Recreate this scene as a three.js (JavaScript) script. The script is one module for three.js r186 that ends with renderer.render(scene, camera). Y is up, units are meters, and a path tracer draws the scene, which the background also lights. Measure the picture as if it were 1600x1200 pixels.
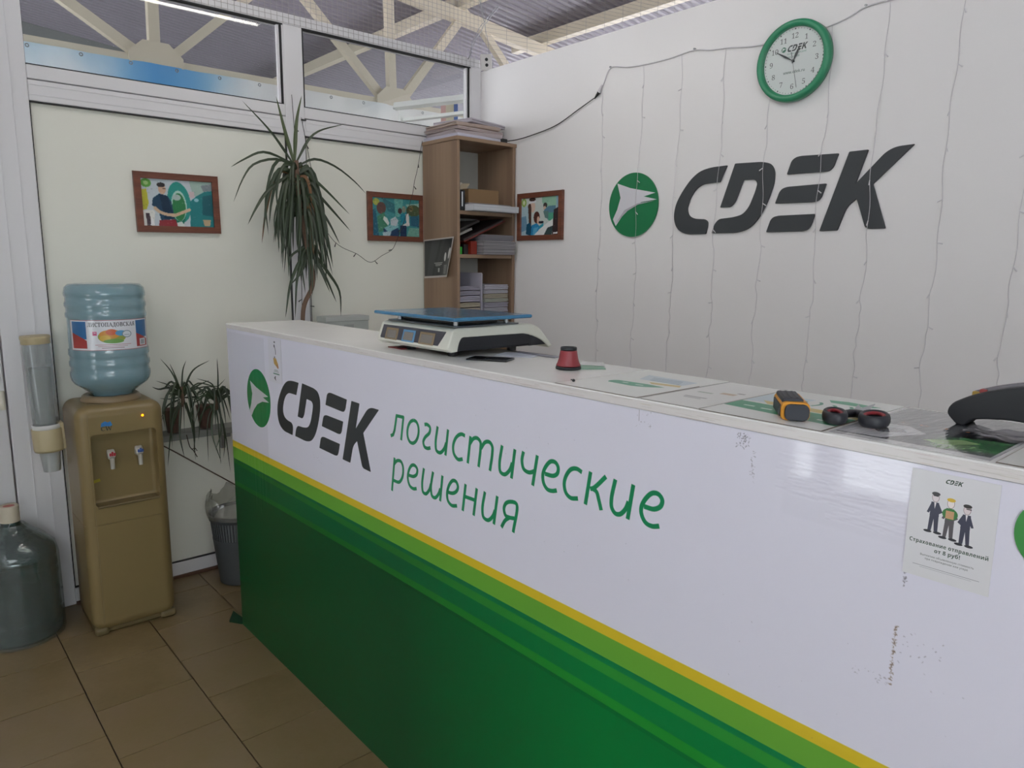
import * as THREE from 'three';
import { RoundedBoxGeometry } from 'three/addons/geometries/RoundedBoxGeometry.js';
import { mergeGeometries } from 'three/addons/utils/BufferGeometryUtils.js';
import { RectAreaLightUniformsLib } from 'three/addons/lights/RectAreaLightUniformsLib.js';
import { Brush, Evaluator, SUBTRACTION } from 'three-bvh-csg';

// World: the visible room corner is x = 0, z = 0. Back partition: z = 0 (x < 0). Logo wall: x = 0 (z > 0). Metres, y up.
const scene = new THREE.Scene();
const camera = new THREE.PerspectiveCamera(55.846, 4 / 3, 0.05, 60);
camera.position.set(-2.5732, 1.3726, 3.2376);
camera.up.set(0.10006, 0.9866, -0.1289);
camera.lookAt(-2.5732 + 0.64927, 1.3726 - 0.16291, 3.2376 - 0.7429);
const renderer = new THREE.WebGLRenderer({ antialias: true });
renderer.toneMapping = THREE.LinearToneMapping;
renderer.toneMappingExposure = 1.06;
renderer.shadowMap.enabled = true;
RectAreaLightUniformsLib.init();
// overcast daylight outside the front window, street door and added wall openings
scene.background = new THREE.Color(0.945, 0.945, 1.01).multiplyScalar(9.0);
const LAMP = { office: 15, hall: 9, color: [1.0, 0.95, 0.88] };

// ---------------------------------------------------------------- helpers
let seed = 12345;
const rnd = () => { seed = (seed * 1664525 + 1013904223) >>> 0; return seed / 4294967296; };
const rr = (a, b) => a + (b - a) * rnd();
const taken = new Map();
function numbered(name) { const n = taken.get(name) ?? 0; taken.set(name, n + 1); return n ? `${name}_${String(n).padStart(3, '0')}` : name; }
const V = (x, y, z) => new THREE.Vector3(x, y, z);
function M(name, geo, mat, parent) {
  const m = new THREE.Mesh(geo, mat); m.castShadow = m.receiveShadow = true;
  m.name = parent && parent !== scene ? name : numbered(name);
  (parent ?? scene).add(m); return m;
}
function thing(name, label, category, pos = [0, 0, 0], group, turn = 0) {
  const g = new THREE.Group(); g.name = numbered(name); g.position.set(...pos); g.rotation.y = turn;
  g.userData = { label, category }; if (group) g.userData.group = group; scene.add(g); return g;
}
function struct(name) { const g = new THREE.Group(); g.name = name; g.userData = { kind: 'structure' }; scene.add(g); return g; }
function tag(m, label, category, group) { m.userData = { label, category }; if (group) m.userData.group = group; return m; }
// box from min to max corner
function box(x0, y0, z0, x1, y1, z1) { const g = new THREE.BoxGeometry(x1 - x0, y1 - y0, z1 - z0); g.translate((x0 + x1) / 2, (y0 + y1) / 2, (z0 + z1) / 2); return g; }
function rbox(x0, y0, z0, x1, y1, z1, r = 0.004, s = 2) { const g = new RoundedBoxGeometry(x1 - x0, y1 - y0, z1 - z0, s, Math.min(r, (x1 - x0) / 2.01, (y1 - y0) / 2.01, (z1 - z0) / 2.01)); g.translate((x0 + x1) / 2, (y0 + y1) / 2, (z0 + z1) / 2); return g; }
const clean = (g) => { const n = g.index ? g.toNonIndexed() : g; for (const k of Object.keys(n.attributes)) if (!['position', 'normal', 'uv'].includes(k)) n.deleteAttribute(k); n.clearGroups(); return n; };
const merge = (...gs) => mergeGeometries(gs.flat().map(clean));
function tube(points, r, seg = 24, rad = 6, closed = false) { return new THREE.TubeGeometry(new THREE.CatmullRomCurve3(points.map((p) => (p.isVector3 ? p : V(...p))), closed, 'centripetal'), seg, r, rad, closed); }
function bar(a, b, w, h) { // straight box-section bar between two points
  const A = V(...a), B = V(...b), d = B.clone().sub(A), L = d.length(), g = new THREE.BoxGeometry(w, L, h);
  g.applyQuaternion(new THREE.Quaternion().setFromUnitVectors(V(0, 1, 0), d.normalize())); g.translate((A.x + B.x) / 2, (A.y + B.y) / 2, (A.z + B.z) / 2); return g;
}
function rod(a, b, r, rad = 8) {
  const A = V(...a), B = V(...b), d = B.clone().sub(A), g = new THREE.CylinderGeometry(r, r, d.length(), rad);
  g.applyQuaternion(new THREE.Quaternion().setFromUnitVectors(V(0, 1, 0), d.normalize())); g.translate((A.x + B.x) / 2, (A.y + B.y) / 2, (A.z + B.z) / 2); return g;
}
const lathe = (pts, seg = 40) => new THREE.LatheGeometry(pts.map(([r, y]) => new THREE.Vector2(r, y)), seg);
// uv in metres by the dominant axis of each face
function metricUV(g, k = 1) {
  g = g.index ? g.toNonIndexed() : g; const p = g.attributes.position, n = g.attributes.normal, uv = new Float32Array(p.count * 2);
  for (let i = 0; i < p.count; i++) {
    const ax = Math.abs(n.getX(i)), ay = Math.abs(n.getY(i)), az = Math.abs(n.getZ(i));
    const [u, v] = ax >= ay && ax >= az ? [p.getZ(i), p.getY(i)] : ay >= az ? [p.getX(i), p.getZ(i)] : [p.getX(i), p.getY(i)];
    uv[i * 2] = u * k; uv[i * 2 + 1] = v * k;
  }
  g.setAttribute('uv', new THREE.BufferAttribute(uv, 2)); return g;
}
function canvasTex(w, h, draw, srgb = true, repeat = false) {
  const c = document.createElement('canvas'); c.width = w; c.height = h; const x = c.getContext('2d'); draw(x, w, h);
  const t = new THREE.CanvasTexture(c); if (srgb) t.colorSpace = THREE.SRGBColorSpace; t.magFilter = THREE.LinearFilter;
  if (repeat) t.wrapS = t.wrapT = THREE.RepeatWrapping; return t;
}
// tileable value noise as greyscale data
function noiseTex(n, octaves, sx = 1, sy = 1, lo = 0, hi = 255, srgb = false, s0 = 7) {
  let s = s0; const R = () => { s = (s * 1664525 + 1013904223) >>> 0; return s / 4294967296; };
  const acc = new Float32Array(n * n); let amp = 1, tot = 0;
  for (const f of octaves) {
    const fx = Math.max(1, Math.round(f * sx)), fy = Math.max(1, Math.round(f * sy)), g = new Float32Array(fx * fy).map(R);
    for (let y = 0; y < n; y++) for (let x = 0; x < n; x++) {
      const u = x / n * fx, v = y / n * fy, i = Math.floor(u), j = Math.floor(v); let a = u - i, b = v - j; a = a * a * (3 - 2 * a); b = b * b * (3 - 2 * b);
      const q = (p, r) => g[(r % fy) * fx + (p % fx)];
      acc[y * n + x] += amp * ((q(i, j) * (1 - a) + q(i + 1, j) * a) * (1 - b) + (q(i, j + 1) * (1 - a) + q(i + 1, j + 1) * a) * b);
    }
    tot += amp; amp *= 0.6;
  }
  const d = new Uint8Array(n * n * 4);
  for (let i = 0; i < n * n; i++) { const v = lo + (hi - lo) * acc[i] / tot; d[i * 4] = d[i * 4 + 1] = d[i * 4 + 2] = v; d[i * 4 + 3] = 255; }
  const t = new THREE.DataTexture(d, n, n); t.wrapS = t.wrapT = THREE.RepeatWrapping; t.magFilter = THREE.LinearFilter; if (srgb) t.colorSpace = THREE.SRGBColorSpace; t.needsUpdate = true; return t;
}
function tintTex(n, octaves, c0, c1, sx = 1, sy = 1, s0 = 3) { // two sRGB colours mixed by noise
  const t = noiseTex(n, octaves, sx, sy, 0, 255, true, s0), d = t.image.data;
  for (let i = 0; i < d.length; i += 4) { const k = Math.min(1, Math.max(0, (d[i] / 255 - 0.5) * 1.6 + 0.5)); for (let c = 0; c < 3; c++) d[i + c] = c0[c] + (c1[c] - c0[c]) * k; }
  return t;
}
const S = (color, roughness = 0.6, extra = {}) => new THREE.MeshStandardMaterial({ color, roughness, ...extra });
const P = (color, roughness = 0.5, extra = {}) => new THREE.MeshPhysicalMaterial({ color, roughness, ...extra });

// ---------------------------------------------------------------- materials
const fineBump = noiseTex(256, [24, 64, 128]);
const mat = {
  wall: S('#e9e7e6', 0.75, { bumpMap: fineBump, bumpScale: 0.0004 }),
  panel: P('#e3e3d8', 0.42),
  pvc: P('#dcdbdd', 0.32),
  gasket: S('#1d1e20', 0.6),
  glass: P('#f4f8f6', 0.02, { transmission: 1, thickness: 0, ior: 1.5 }),
  hallGlass: P('#f0f2f1', 0.02, { transmission: 1, thickness: 0, ior: 1.5 }),
  grout: S('#3c2c1e', 0.9),
  laminate: P('#e9e9e6', 0.32),
  black: S('#1b1c1e', 0.5),
  darkPlastic: P('#24272b', 0.42),
  chrome: S('#c9c9c9', 0.22, { metalness: 1 }),
  steel: S('#9da0a2', 0.35, { metalness: 1 }),
  whitePlastic: P('#e9ebe6', 0.35),
  paper: S('#dcdae2', 0.85),
  charcoal: S('#3c4043', 0.55),
  frameWood: S('#ffffff', 0.45, { map: tintTex(128, [4, 16, 40], [92, 52, 38], [126, 74, 54], 0.25, 2) }),
  truss: S('#cfc6b2', 0.6),
  lampBody: S('#dddddd', 0.5),
  emissive: new THREE.MeshStandardMaterial({ color: '#ffffff', emissive: new THREE.Color(...LAMP.color), emissiveIntensity: 7 }),
};
// ---------------------------------------------------------------- floor
{
  const f = struct('floor');
  M('slab', box(-4.4, -0.2, -9, 7.2, -0.006, 5.8), mat.grout, f);
  const variants = [0, 1, 2, 3].map((k) => {
    const m = P('#ffffff', 0.3, { bumpMap: fineBump, bumpScale: 0.0003 });
    const t = tintTex(256, [3, 9, 30, 80], [122 + k * 3, 104 + k * 3, 72 + k * 2], [142 - k * 2, 122 - k * 2, 88], 1, 1, 31 + k * 7); m.map = t; return m;
  });
  const sx = 0.2895, sz = 0.2812, gap = 0.0032, x2 = -1.9038, zc = [0.4524, 0.5878];
  const shapes = new Map();
  for (let c = -8; c <= 6; c++) {
    const x0 = x2 + (c - 0) * sx; if (x0 > -0.02 || x0 + sx < -4.25) continue;
    const off = zc[((c % 2) + 2) % 2 === 0 ? 0 : 1];
    for (let r = -3; r < 19; r++) {
      let z0 = off + r * sz, z1 = z0 + sz; if (z1 < 0.02 || z0 > 5.5) continue;
      z0 = Math.max(z0, -0.02); z1 = Math.min(z1, 5.55);
      const xa = Math.max(x0, -4.25), xb = Math.min(x0 + sx, 0), w = xb - xa - gap, d = z1 - z0 - gap, key = w.toFixed(3) + d.toFixed(3);
      if (!shapes.has(key)) { const g = new RoundedBoxGeometry(w, 0.008, d, 1, 0.0012); shapes.set(key, metricUV(g, 2.5)); }
      const t = M('tile', shapes.get(key), variants[Math.floor(rnd() * 4)], f);
      t.position.set((xa + xb) / 2, -0.004 + rr(-0.0004, 0.0004), (z0 + z1) / 2); if (rnd() < 0.5) t.rotation.y = Math.PI;
    }
  }
}
// ---------------------------------------------------------------- back partition of white plastic profiles
const XL = -2.245, XP0 = -2.087, XP1 = -1.114, XP2 = -1.025, XP3 = -0.072;
{
  const w = struct('wall_back');
  const F = (n, ...a) => M(n, rbox(...a, 0.004), mat.pvc, w);
  F('post', XL, 0, -0.05, XP0, 2.45, 0.018); F('post', XP1, 0.0685, -0.05, XP2, 2.404, 0.018); F('post', XP3, 0, -0.05, 0, 2.404, 0.018);
  F('rail', XP0, 0, -0.05, XP3, 0.0685, 0.018);
  for (const [a, b] of [[XP0, XP1], [XP2, XP3]]) {
    F('rail', a, 1.941, -0.05, b, 2.0145, 0.018); F('rail', a, 2.0185, -0.05, b, 2.067, 0.016);
    M('panel', box(a - 0.004, 0.066, -0.04, b + 0.004, 1.944, 0.0), mat.panel, w);
    // dark rubber gaskets round the panel, glazing beads
    const g = 0.0028;
    M('gasket', merge(box(a, 0.0685, -0.01, a + g, 1.941, 0.0155), box(b - g, 0.0685, -0.01, b, 1.941, 0.0155), box(a, 1.941 - 0.0045, -0.01, b, 1.941, 0.017), box(a, 0.0685, -0.01, b, 0.0685 + g, 0.0155)), mat.gasket, w);
    M('bead', merge(box(a, 1.962, 0.016, b, 1.9635, 0.0205), box(a, 1.997, 0.016, b, 1.9985, 0.0205)), mat.pvc, w);
  }
  F('rail', XP0, 2.404, -0.05, 0, 2.45, 0.018);
  M('bead', merge(box(XL + 0.055, 0.0, 0.016, XL + 0.058, 2.4, 0.0215), box(XL + 0.108, 0, 0.016, XL + 0.111, 2.4, 0.0215)), mat.pvc, w);
  M('baseboard', box(XP0, 0, 0.018, -0.01, 0.012, 0.03), S('#5b4030', 0.6), w);
  let n = 1;
  for (const [a, b] of [[-2.0925, XP1], [XP2, XP3]]) {
    const win = struct('window_' + n++), g = 0.006;
    M('pane', box(a, 2.062, -0.014, b, 2.408, -0.010), mat.hallGlass, win);
    M('gasket', merge(box(a, 2.067, -0.006, a + g, 2.404, 0.0155), box(b - g - 0.006, 2.067, -0.006, b - 0.006, 2.404, 0.0155), box(a, 2.404 - g, -0.006, b, 2.404, 0.0172), box(a, 2.067, -0.006, b, 2.067 + 0.003, 0.0155)), mat.gasket, win);
    M('bead', box(b - 0.006, 2.067, -0.006, b, 2.404, 0.017), mat.pvc, win);
    M('bead', box(b - 0.024, 2.067, -0.009, b - 0.014, 2.404, 0.008), mat.pvc, win);
  }
}
// plain door leaf left of the partition
{
  const d = struct('door_1');
  M('leaf', rbox(-3.1, 0.01, -0.05, XL - 0.004, 2.06, 0.012, 0.004), P('#d6d4d4', 0.4), d);
  M('stile', rbox(-2.36, 0.01, 0.01, XL - 0.006, 2.06, 0.018, 0.003), mat.pvc, d);
  M('hinge', merge(new THREE.CylinderGeometry(0.009, 0.009, 0.07, 12).translate(-2.262, 0.86, 0.028), box(-2.29, 0.83, 0.016, -2.262, 0.89, 0.022)), P('#d9d4c4', 0.4), d);
  const w = struct('wall_side'); M('wall', box(-4.3, 0, -0.1, -3.1, 2.45, 0.01), mat.wall, w); M('lintel', box(-3.1, 2.06, -0.05, XL, 2.45, 0.012), mat.pvc, w);
}
// ---------------------------------------------------------------- logo wall and the unseen sides of the room
{
  const w = struct('wall_right'); M('wall', metricUV(box(0, 0, -0.05, 0.1, 2.392, 5.6), 1), mat.wall, w);
  // shop-window side behind the viewer
  const fr = struct('wall_front'), fx0 = -4.1, fx1 = -2.2, fy0 = 0.95, fy1 = 2.15;
  M('wall', merge(box(-4.4, 0, 5.6, 0.1, fy0, 5.7), box(-4.4, fy1, 5.6, 0.1, 2.45, 5.7), box(-4.4, fy0, 5.6, fx0, fy1, 5.7), box(fx1, fy0, 5.6, 0.1, fy1, 5.7)), mat.wall, fr);
  const w3 = struct('window_3'); M('pane', box(fx0, fy0, 5.64, fx1, fy1, 5.646), mat.glass, w3); M('window_frame', merge(box(fx0, fy0, 5.6, fx0 + 0.06, fy1, 5.68), box(fx1 - 0.06, fy0, 5.6, fx1, fy1, 5.68), box(fx0, fy0, 5.6, fx1, fy0 + 0.06, 5.68), box(fx0, fy1 - 0.06, 5.6, fx1, fy1, 5.68), box(-3.18, fy0, 5.6, -3.12, fy1, 5.68)), mat.pvc, w3);
  // street wall with a glazed door; high openings are added to brighten roof and counter
  const X0 = -4.4, X1 = -4.3, L = struct('wall_left'), z0 = -9, z1 = 5.8;
  const dz0 = 1.33, dz1 = 2.08, dy1 = 2.1, hy0 = 0.9, hy1 = 2.6;
  M('wall', merge(box(X0, 0, -0.6, X1, dy1, dz0), box(X0, 0, dz1, X1, dy1, z1), box(X0, dy1, -0.6, X1, 2.75, z1), box(X0, 3.5, -0.6, X1, 5.2, z1), box(X0, 0, z0, X1, hy0, -0.6), box(X0, hy1, z0, X1, 5.2, -0.6)), mat.wall, L);
  for (const z of [-9, -7, -5, -3, -1]) M('pillar', box(X0, hy0, z, X1, hy1, z + 0.4), mat.wall, L);  // unseen hall openings between these pillars are added to light truss and roof
  for (const [a, b] of [[-0.6, 3.1], [4.1, 4.4], [5.3, 5.8]]) M('pillar', box(X0, 2.75, a, X1, 3.5, b), mat.wall, L);
  const d = struct('door_2');
  M('door_frame', merge(box(X0 + 0.02, 0, dz0, X1, 0.26, dz1), box(X0 + 0.02, 0, dz0, X1, dy1, dz0 + 0.06), box(X0 + 0.02, 0, dz1 - 0.06, X1, dy1, dz1), box(X0 + 0.02, dy1 - 0.07, dz0, X1, dy1, dz1), box(X0 + 0.02, 0.26, 1.51, X1, dy1, 1.65), box(X0 + 0.03, 1.15, dz0, X1 - 0.03, dy1, dz1)), mat.pvc, d);  // opaque upper panel added to cut daylight reaching the left side
  M('pane', box(X0 + 0.04, 0.26, dz0 + 0.06, X0 + 0.046, dy1 - 0.07, 1.51), mat.glass, d);
  M('pane', box(X0 + 0.04, 0.26, 1.65, X0 + 0.046, dy1 - 0.07, dz1 - 0.06), mat.glass, d);
}
// ---------------------------------------------------------------- hall beyond and roof
{
  const c = struct('ceiling'), yr = (x) => 4.47 - 0.1 * x;
  const pts = [], rib = 0.11, depth = 0.02; // corrugated sheet, ribs run down the slope
  const sh = new THREE.Shape(); let zz = -9.2, up = 0; sh.moveTo(zz, 0);
  while (zz < 5.9) { const y = up ? depth : 0; sh.lineTo(zz, y); sh.lineTo(zz + rib * 0.38, y); zz += rib * 0.5; up = 1 - up; }
  sh.lineTo(zz, 0.06); sh.lineTo(-9.2, 0.06);
  const g = new THREE.ExtrudeGeometry(sh, { depth: 11.9, bevelEnabled: false }); // shape (z, y) extruded along x
  const m4 = new THREE.Matrix4().makeBasis(V(0, 0, 1), V(0, 1, 0), V(1, -0.1, 0)).setPosition(-4.5, yr(-4.5), 0); g.applyMatrix4(m4); g.computeVertexNormals();
  M('roof_sheet', g, S('#8d8992', 0.55, { side: THREE.DoubleSide }), c);
  for (const [x, za] of [[-3.2, -9], [-1.8, -9], [2.5, -9], [3.74, -4], [5.2, -4]]) M('purlin', box(x - 0.05, yr(x) - 0.13, za, x + 0.05, yr(x) - 0.005, 5.8), mat.truss, c);
  const b = struct('wall_far'); M('wall', box(-4.4, 0, -9.2, 7.2, 5.2, -9), S('#777a79', 0.8), b);
  const s = struct('wall_hall'); M('wall', merge(box(7.1, 0, -9.2, 7.2, 0.9, 5.8), box(7.1, 3.6, -9.2, 7.2, 5.2, 5.8), ...[-9.2, -6.5, -4, -1.5, 1, 3.5, 5.4].map((z) => box(7.1, 0.9, z, 7.2, 3.6, z + 0.4)), box(-4.4, 2.45, 5.7, 7.2, 5.2, 5.8), box(0.1, 0, 5.7, 7.2, 2.45, 5.8)), S('#8f9290', 0.8), s);  // openings in this unseen side wall are added to brighten the hall
  const t = thing('roof_truss', 'cream painted steel roof truss seen through the transom glass and wire net', 'truss', [0, 0, 0]);
  const z = -3.5, yb = 2.99;
  M('bottom_chord', box(-4.2, yb - 0.025, z - 0.05, 6.9, yb + 0.03, z + 0.05), mat.truss, t);
  M('top_chord', bar([-4.2, yr(-4.2) - 0.2, z], [6.9, yr(6.9) - 0.2, z], 0.13, 0.1), mat.truss, t);
  const top = (x) => yr(x) - 0.2, W = (x0, y0, x1, y1, k = 0.08) => M('web_member', bar([x0, y0, z], [x1, y1, z], k, 0.07), mat.truss, t);
  W(-0.645, yb, -0.62, top(-0.62), 0.085); W(1.633, yb, 1.61, top(1.6), 0.085); W(3.91, yb, 3.89, top(3.89), 0.085);
  W(-0.72, yb + 0.02, -2.1, 3.83); W(-0.56, yb + 0.02, 0.5, 3.98, 0.07); W(1.55, yb + 0.02, 0.35, 4.13); W(1.72, yb + 0.02, 2.6, 4.1, 0.085); W(3.83, yb + 0.02, 2.72, 4.05); W(-2.1, 3.83, -2.4, top(-2.4)); W(0.5, 3.98, 0.75, top(0.75)); 
  const gus = (x) => { const q = new THREE.Shape([[-0.21, -0.03], [0.21, -0.03], [0.21, 0.05], [0.1, 0.15], [-0.1, 0.15], [-0.21, 0.05]].map((p) => new THREE.Vector2(...p))); const e = new THREE.ExtrudeGeometry(q, { depth: 0.02, bevelEnabled: false }); e.translate(x, yb, z + 0.05); M('gusset_plate', e, mat.truss, t); };
  gus(-0.645); gus(1.633); gus(3.91);
}
// printed banner hung from the truss in the hall
{
  const tex = canvasTex(1024, 256, (x, w, h) => {
    const sky = x.createLinearGradient(0, 0, w, 0); for (const [k, c] of [[0, '#b4d4e8'], [0.1, '#c0d9e8'], [0.17, '#7db5df'], [0.24, '#559dd8'], [0.3, '#6aabdc'], [0.36, '#bcd5e4'], [0.42, '#dcdedd'], [0.6, '#dfe0de'], [0.68, '#c6d9e2'], [0.74, '#dcdedd'], [1, '#dcdedd']]) sky.addColorStop(k, c); x.fillStyle = sky; x.fillRect(0, 0, w, h); // printed sky
    let s = 5; const R = () => { s = (s * 1664525 + 1013904223) >>> 0; return s / 4294967296; };
    for (let i = 0; i < 420; i++) {
      const u = R(), cx = u < 0.4 ? R() * 180 : 340 + R() * 690, cy = R() * h * 1.2; const r = 18 + R() * 46;
      const g = x.createRadialGradient(cx, cy, 0, cx, cy, r); g.addColorStop(0, 'rgba(238,240,240,0.16)'); g.addColorStop(1, 'rgba(238,240,240,0)'); x.fillStyle = g; x.beginPath(); x.arc(cx, cy, r, 0, 7); x.fill();
    }
    for (let i = 0; i < 120; i++) { const cx = 560 + R() * 464, cy = R() * h, r = 30 + R() * 50, g = x.createRadialGradient(cx, cy, 0, cx, cy, r); g.addColorStop(0, 'rgba(236,236,232,0.4)'); g.addColorStop(1, 'rgba(236,236,232,0)'); x.fillStyle = g; x.beginPath(); x.arc(cx, cy, r, 0, 7); x.fill(); }
    x.fillStyle = '#7d7f80'; x.beginPath(); x.ellipse(392, 120, 30, 34, 0, Math.PI, 0); x.fill(); x.fillRect(362, 120, 60, 20);
    x.fillStyle = '#d9c7c3'; x.beginPath(); x.ellipse(720, 170, 34, 60, 0, 0, 7); x.fill(); x.fillStyle = '#c03844'; x.beginPath(); x.ellipse(948, 200, 26, 22, 0, 0, 7); x.fill();
    x.fillStyle = '#3f7fc4'; x.fillRect(940, 60, 60, 40);
  });
  const b = thing('banner', 'pale blue sky banner with clouds hanging below the roof truss', 'banner', [0, 0, 0]);
  const g = new THREE.PlaneGeometry(4.6, 1.1, 60, 8), p = g.attributes.position; for (let i = 0; i < p.count; i++) p.setZ(i, 0.012 * Math.sin(p.getX(i) * 9) + 0.006 * Math.sin(p.getX(i) * 23)); g.computeVertexNormals();
  g.translate(0.55, 2.965 - 0.55, -3.43);
  const gb = g.clone(); M('cloth', g, P('#ffffff', 0.5, { map: tex, side: THREE.DoubleSide }), b);
  for (let i = 0; i < 13; i++) M('grommet', new THREE.TorusGeometry(0.011, 0.004, 6, 14).translate(-1.55 + i * 0.35, 2.935, -3.405), mat.steel, b);
}
// white frame of the neighbouring kiosk, seen low in the right transom
{
  const k = thing('kiosk_canopy', 'white open kiosk canopy frame behind the right transom pane', 'kiosk', [0, 0, 0]);
  const a = [1.05, 2.73, -2.5];
  M('rail', bar([1.04, 2.735, -2.5], [1.70, 2.735, -0.75], 0.05, 0.05), mat.whitePlastic, k);
  M('rail', bar([1.12, 2.63, -2.5], [1.70, 2.63, -0.75], 0.028, 0.03), mat.whitePlastic, k);
  M('post', bar([1.1, 0, -2.5], [1.1, 2.74, -2.5], 0.03, 0.03), mat.whitePlastic, k);
  M('post', bar([1.68, 0, -0.8], [1.68, 2.74, -0.8], 0.03, 0.03), mat.whitePlastic, k);
  const s = thing('kiosk_sign', 'narrow pink cream and blue sign strip beyond the transom glass', 'sign', [1.92, 2.5, -2.9], undefined, -0.7);
  M('pink_strip', box(-0.08, 0, 0, -0.03, 0.47, 0.01), S('#d8aaa2', 0.6), s); M('cream_strip', box(-0.03, 0, 0, 0.05, 0.47, 0.01), S('#d6cdb0', 0.6), s); M('blue_strip', box(0.05, 0, 0, 0.09, 0.47, 0.01), S('#3a62a8', 0.6), s); M('post', box(-0.02, -2.5, 0.001, 0.02, 0.02, 0.009), mat.whitePlastic, s);
}
// fine wire net above the partition
{
  const parts = [], wv = (x, y0, y1, z) => parts.push(box(x - 0.0006, y0, z - 0.0006, x + 0.0006, y1, z + 0.0006));
  for (let x = -2.2; x < 0.0; x += 0.0265) wv(x + rr(-0.001, 0.001), 2.405, 3.25, 0.024);
  for (let y = 2.408; y < 3.25; y += 0.0215) parts.push(box(-2.2, y - 0.0006, 0.0246, 0, y + 0.0006, 0.0258));
  const n = M('wire_net', merge(parts), S('#9b9894', 0.5), scene); n.userData = { label: 'fine welded wire net rising above the white partition frame', category: 'wire net', kind: 'stuff' };
  const q = [], d = V(Math.cos(0.23), 0, Math.sin(0.23));
  for (let t = 0.02; t < 2.4; t += 0.1325) q.push(box(t - 0.0006, 2.40, -0.0006, t + 0.0006, 3.3, 0.0006));
  for (let y = 2.408; y < 3.3; y += 0.0215) q.push(box(0.02, y - 0.0006, 0.0006, 2.4, y + 0.0006, 0.0018));
  const g2 = merge(q); g2.applyMatrix4(new THREE.Matrix4().makeBasis(d, V(0, 1, 0), V(-d.z, 0, d.x)).setPosition(0.1, 0, -0.1));
  const n2 = M('wire_net', g2, n.material, scene); n2.userData = { label: 'fine welded wire net standing behind the top of the logo wall', category: 'wire net', kind: 'stuff' };
}
// hanging fluorescent fittings above the frame of the picture
function fitting(label, x, y, z, power, len = 1.2, turn = 0) {
  const t = thing('fluorescent_fitting', label, 'lamp', [x, y, z], undefined, turn);
  M('housing', rbox(-len / 2, 0.03, -0.06, len / 2, 0.08, 0.06, 0.008), mat.lampBody, t);
  M('tube_light', rod([-len / 2 + 0.02, 0.01, 0], [len / 2 - 0.02, 0.01, 0], 0.018, 16), mat.emissive, t);
  M('end_cap', rbox(-len / 2, -0.012, -0.025, -len / 2 + 0.025, 0.035, 0.025, 0.004), mat.lampBody, t); M('end_cap', rbox(len / 2 - 0.025, -0.012, -0.025, len / 2, 0.035, 0.025, 0.004), mat.lampBody, t);
  for (const s of [-1, 1]) M('hanger', rod([s * len * 0.35, 0.08, 0], [s * len * 0.35, 4.3 - y - 0.1 * x, 0], 0.003), mat.steel, t);
  const l = new THREE.RectAreaLight(new THREE.Color(...LAMP.color), power, len, 0.1); l.position.set(0, -0.012, 0); l.rotation.x = -Math.PI / 2; t.add(l);
}
fitting('long white fluorescent fitting hanging over the counter', -1.29, 2.78, 1.2, LAMP.office);
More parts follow.
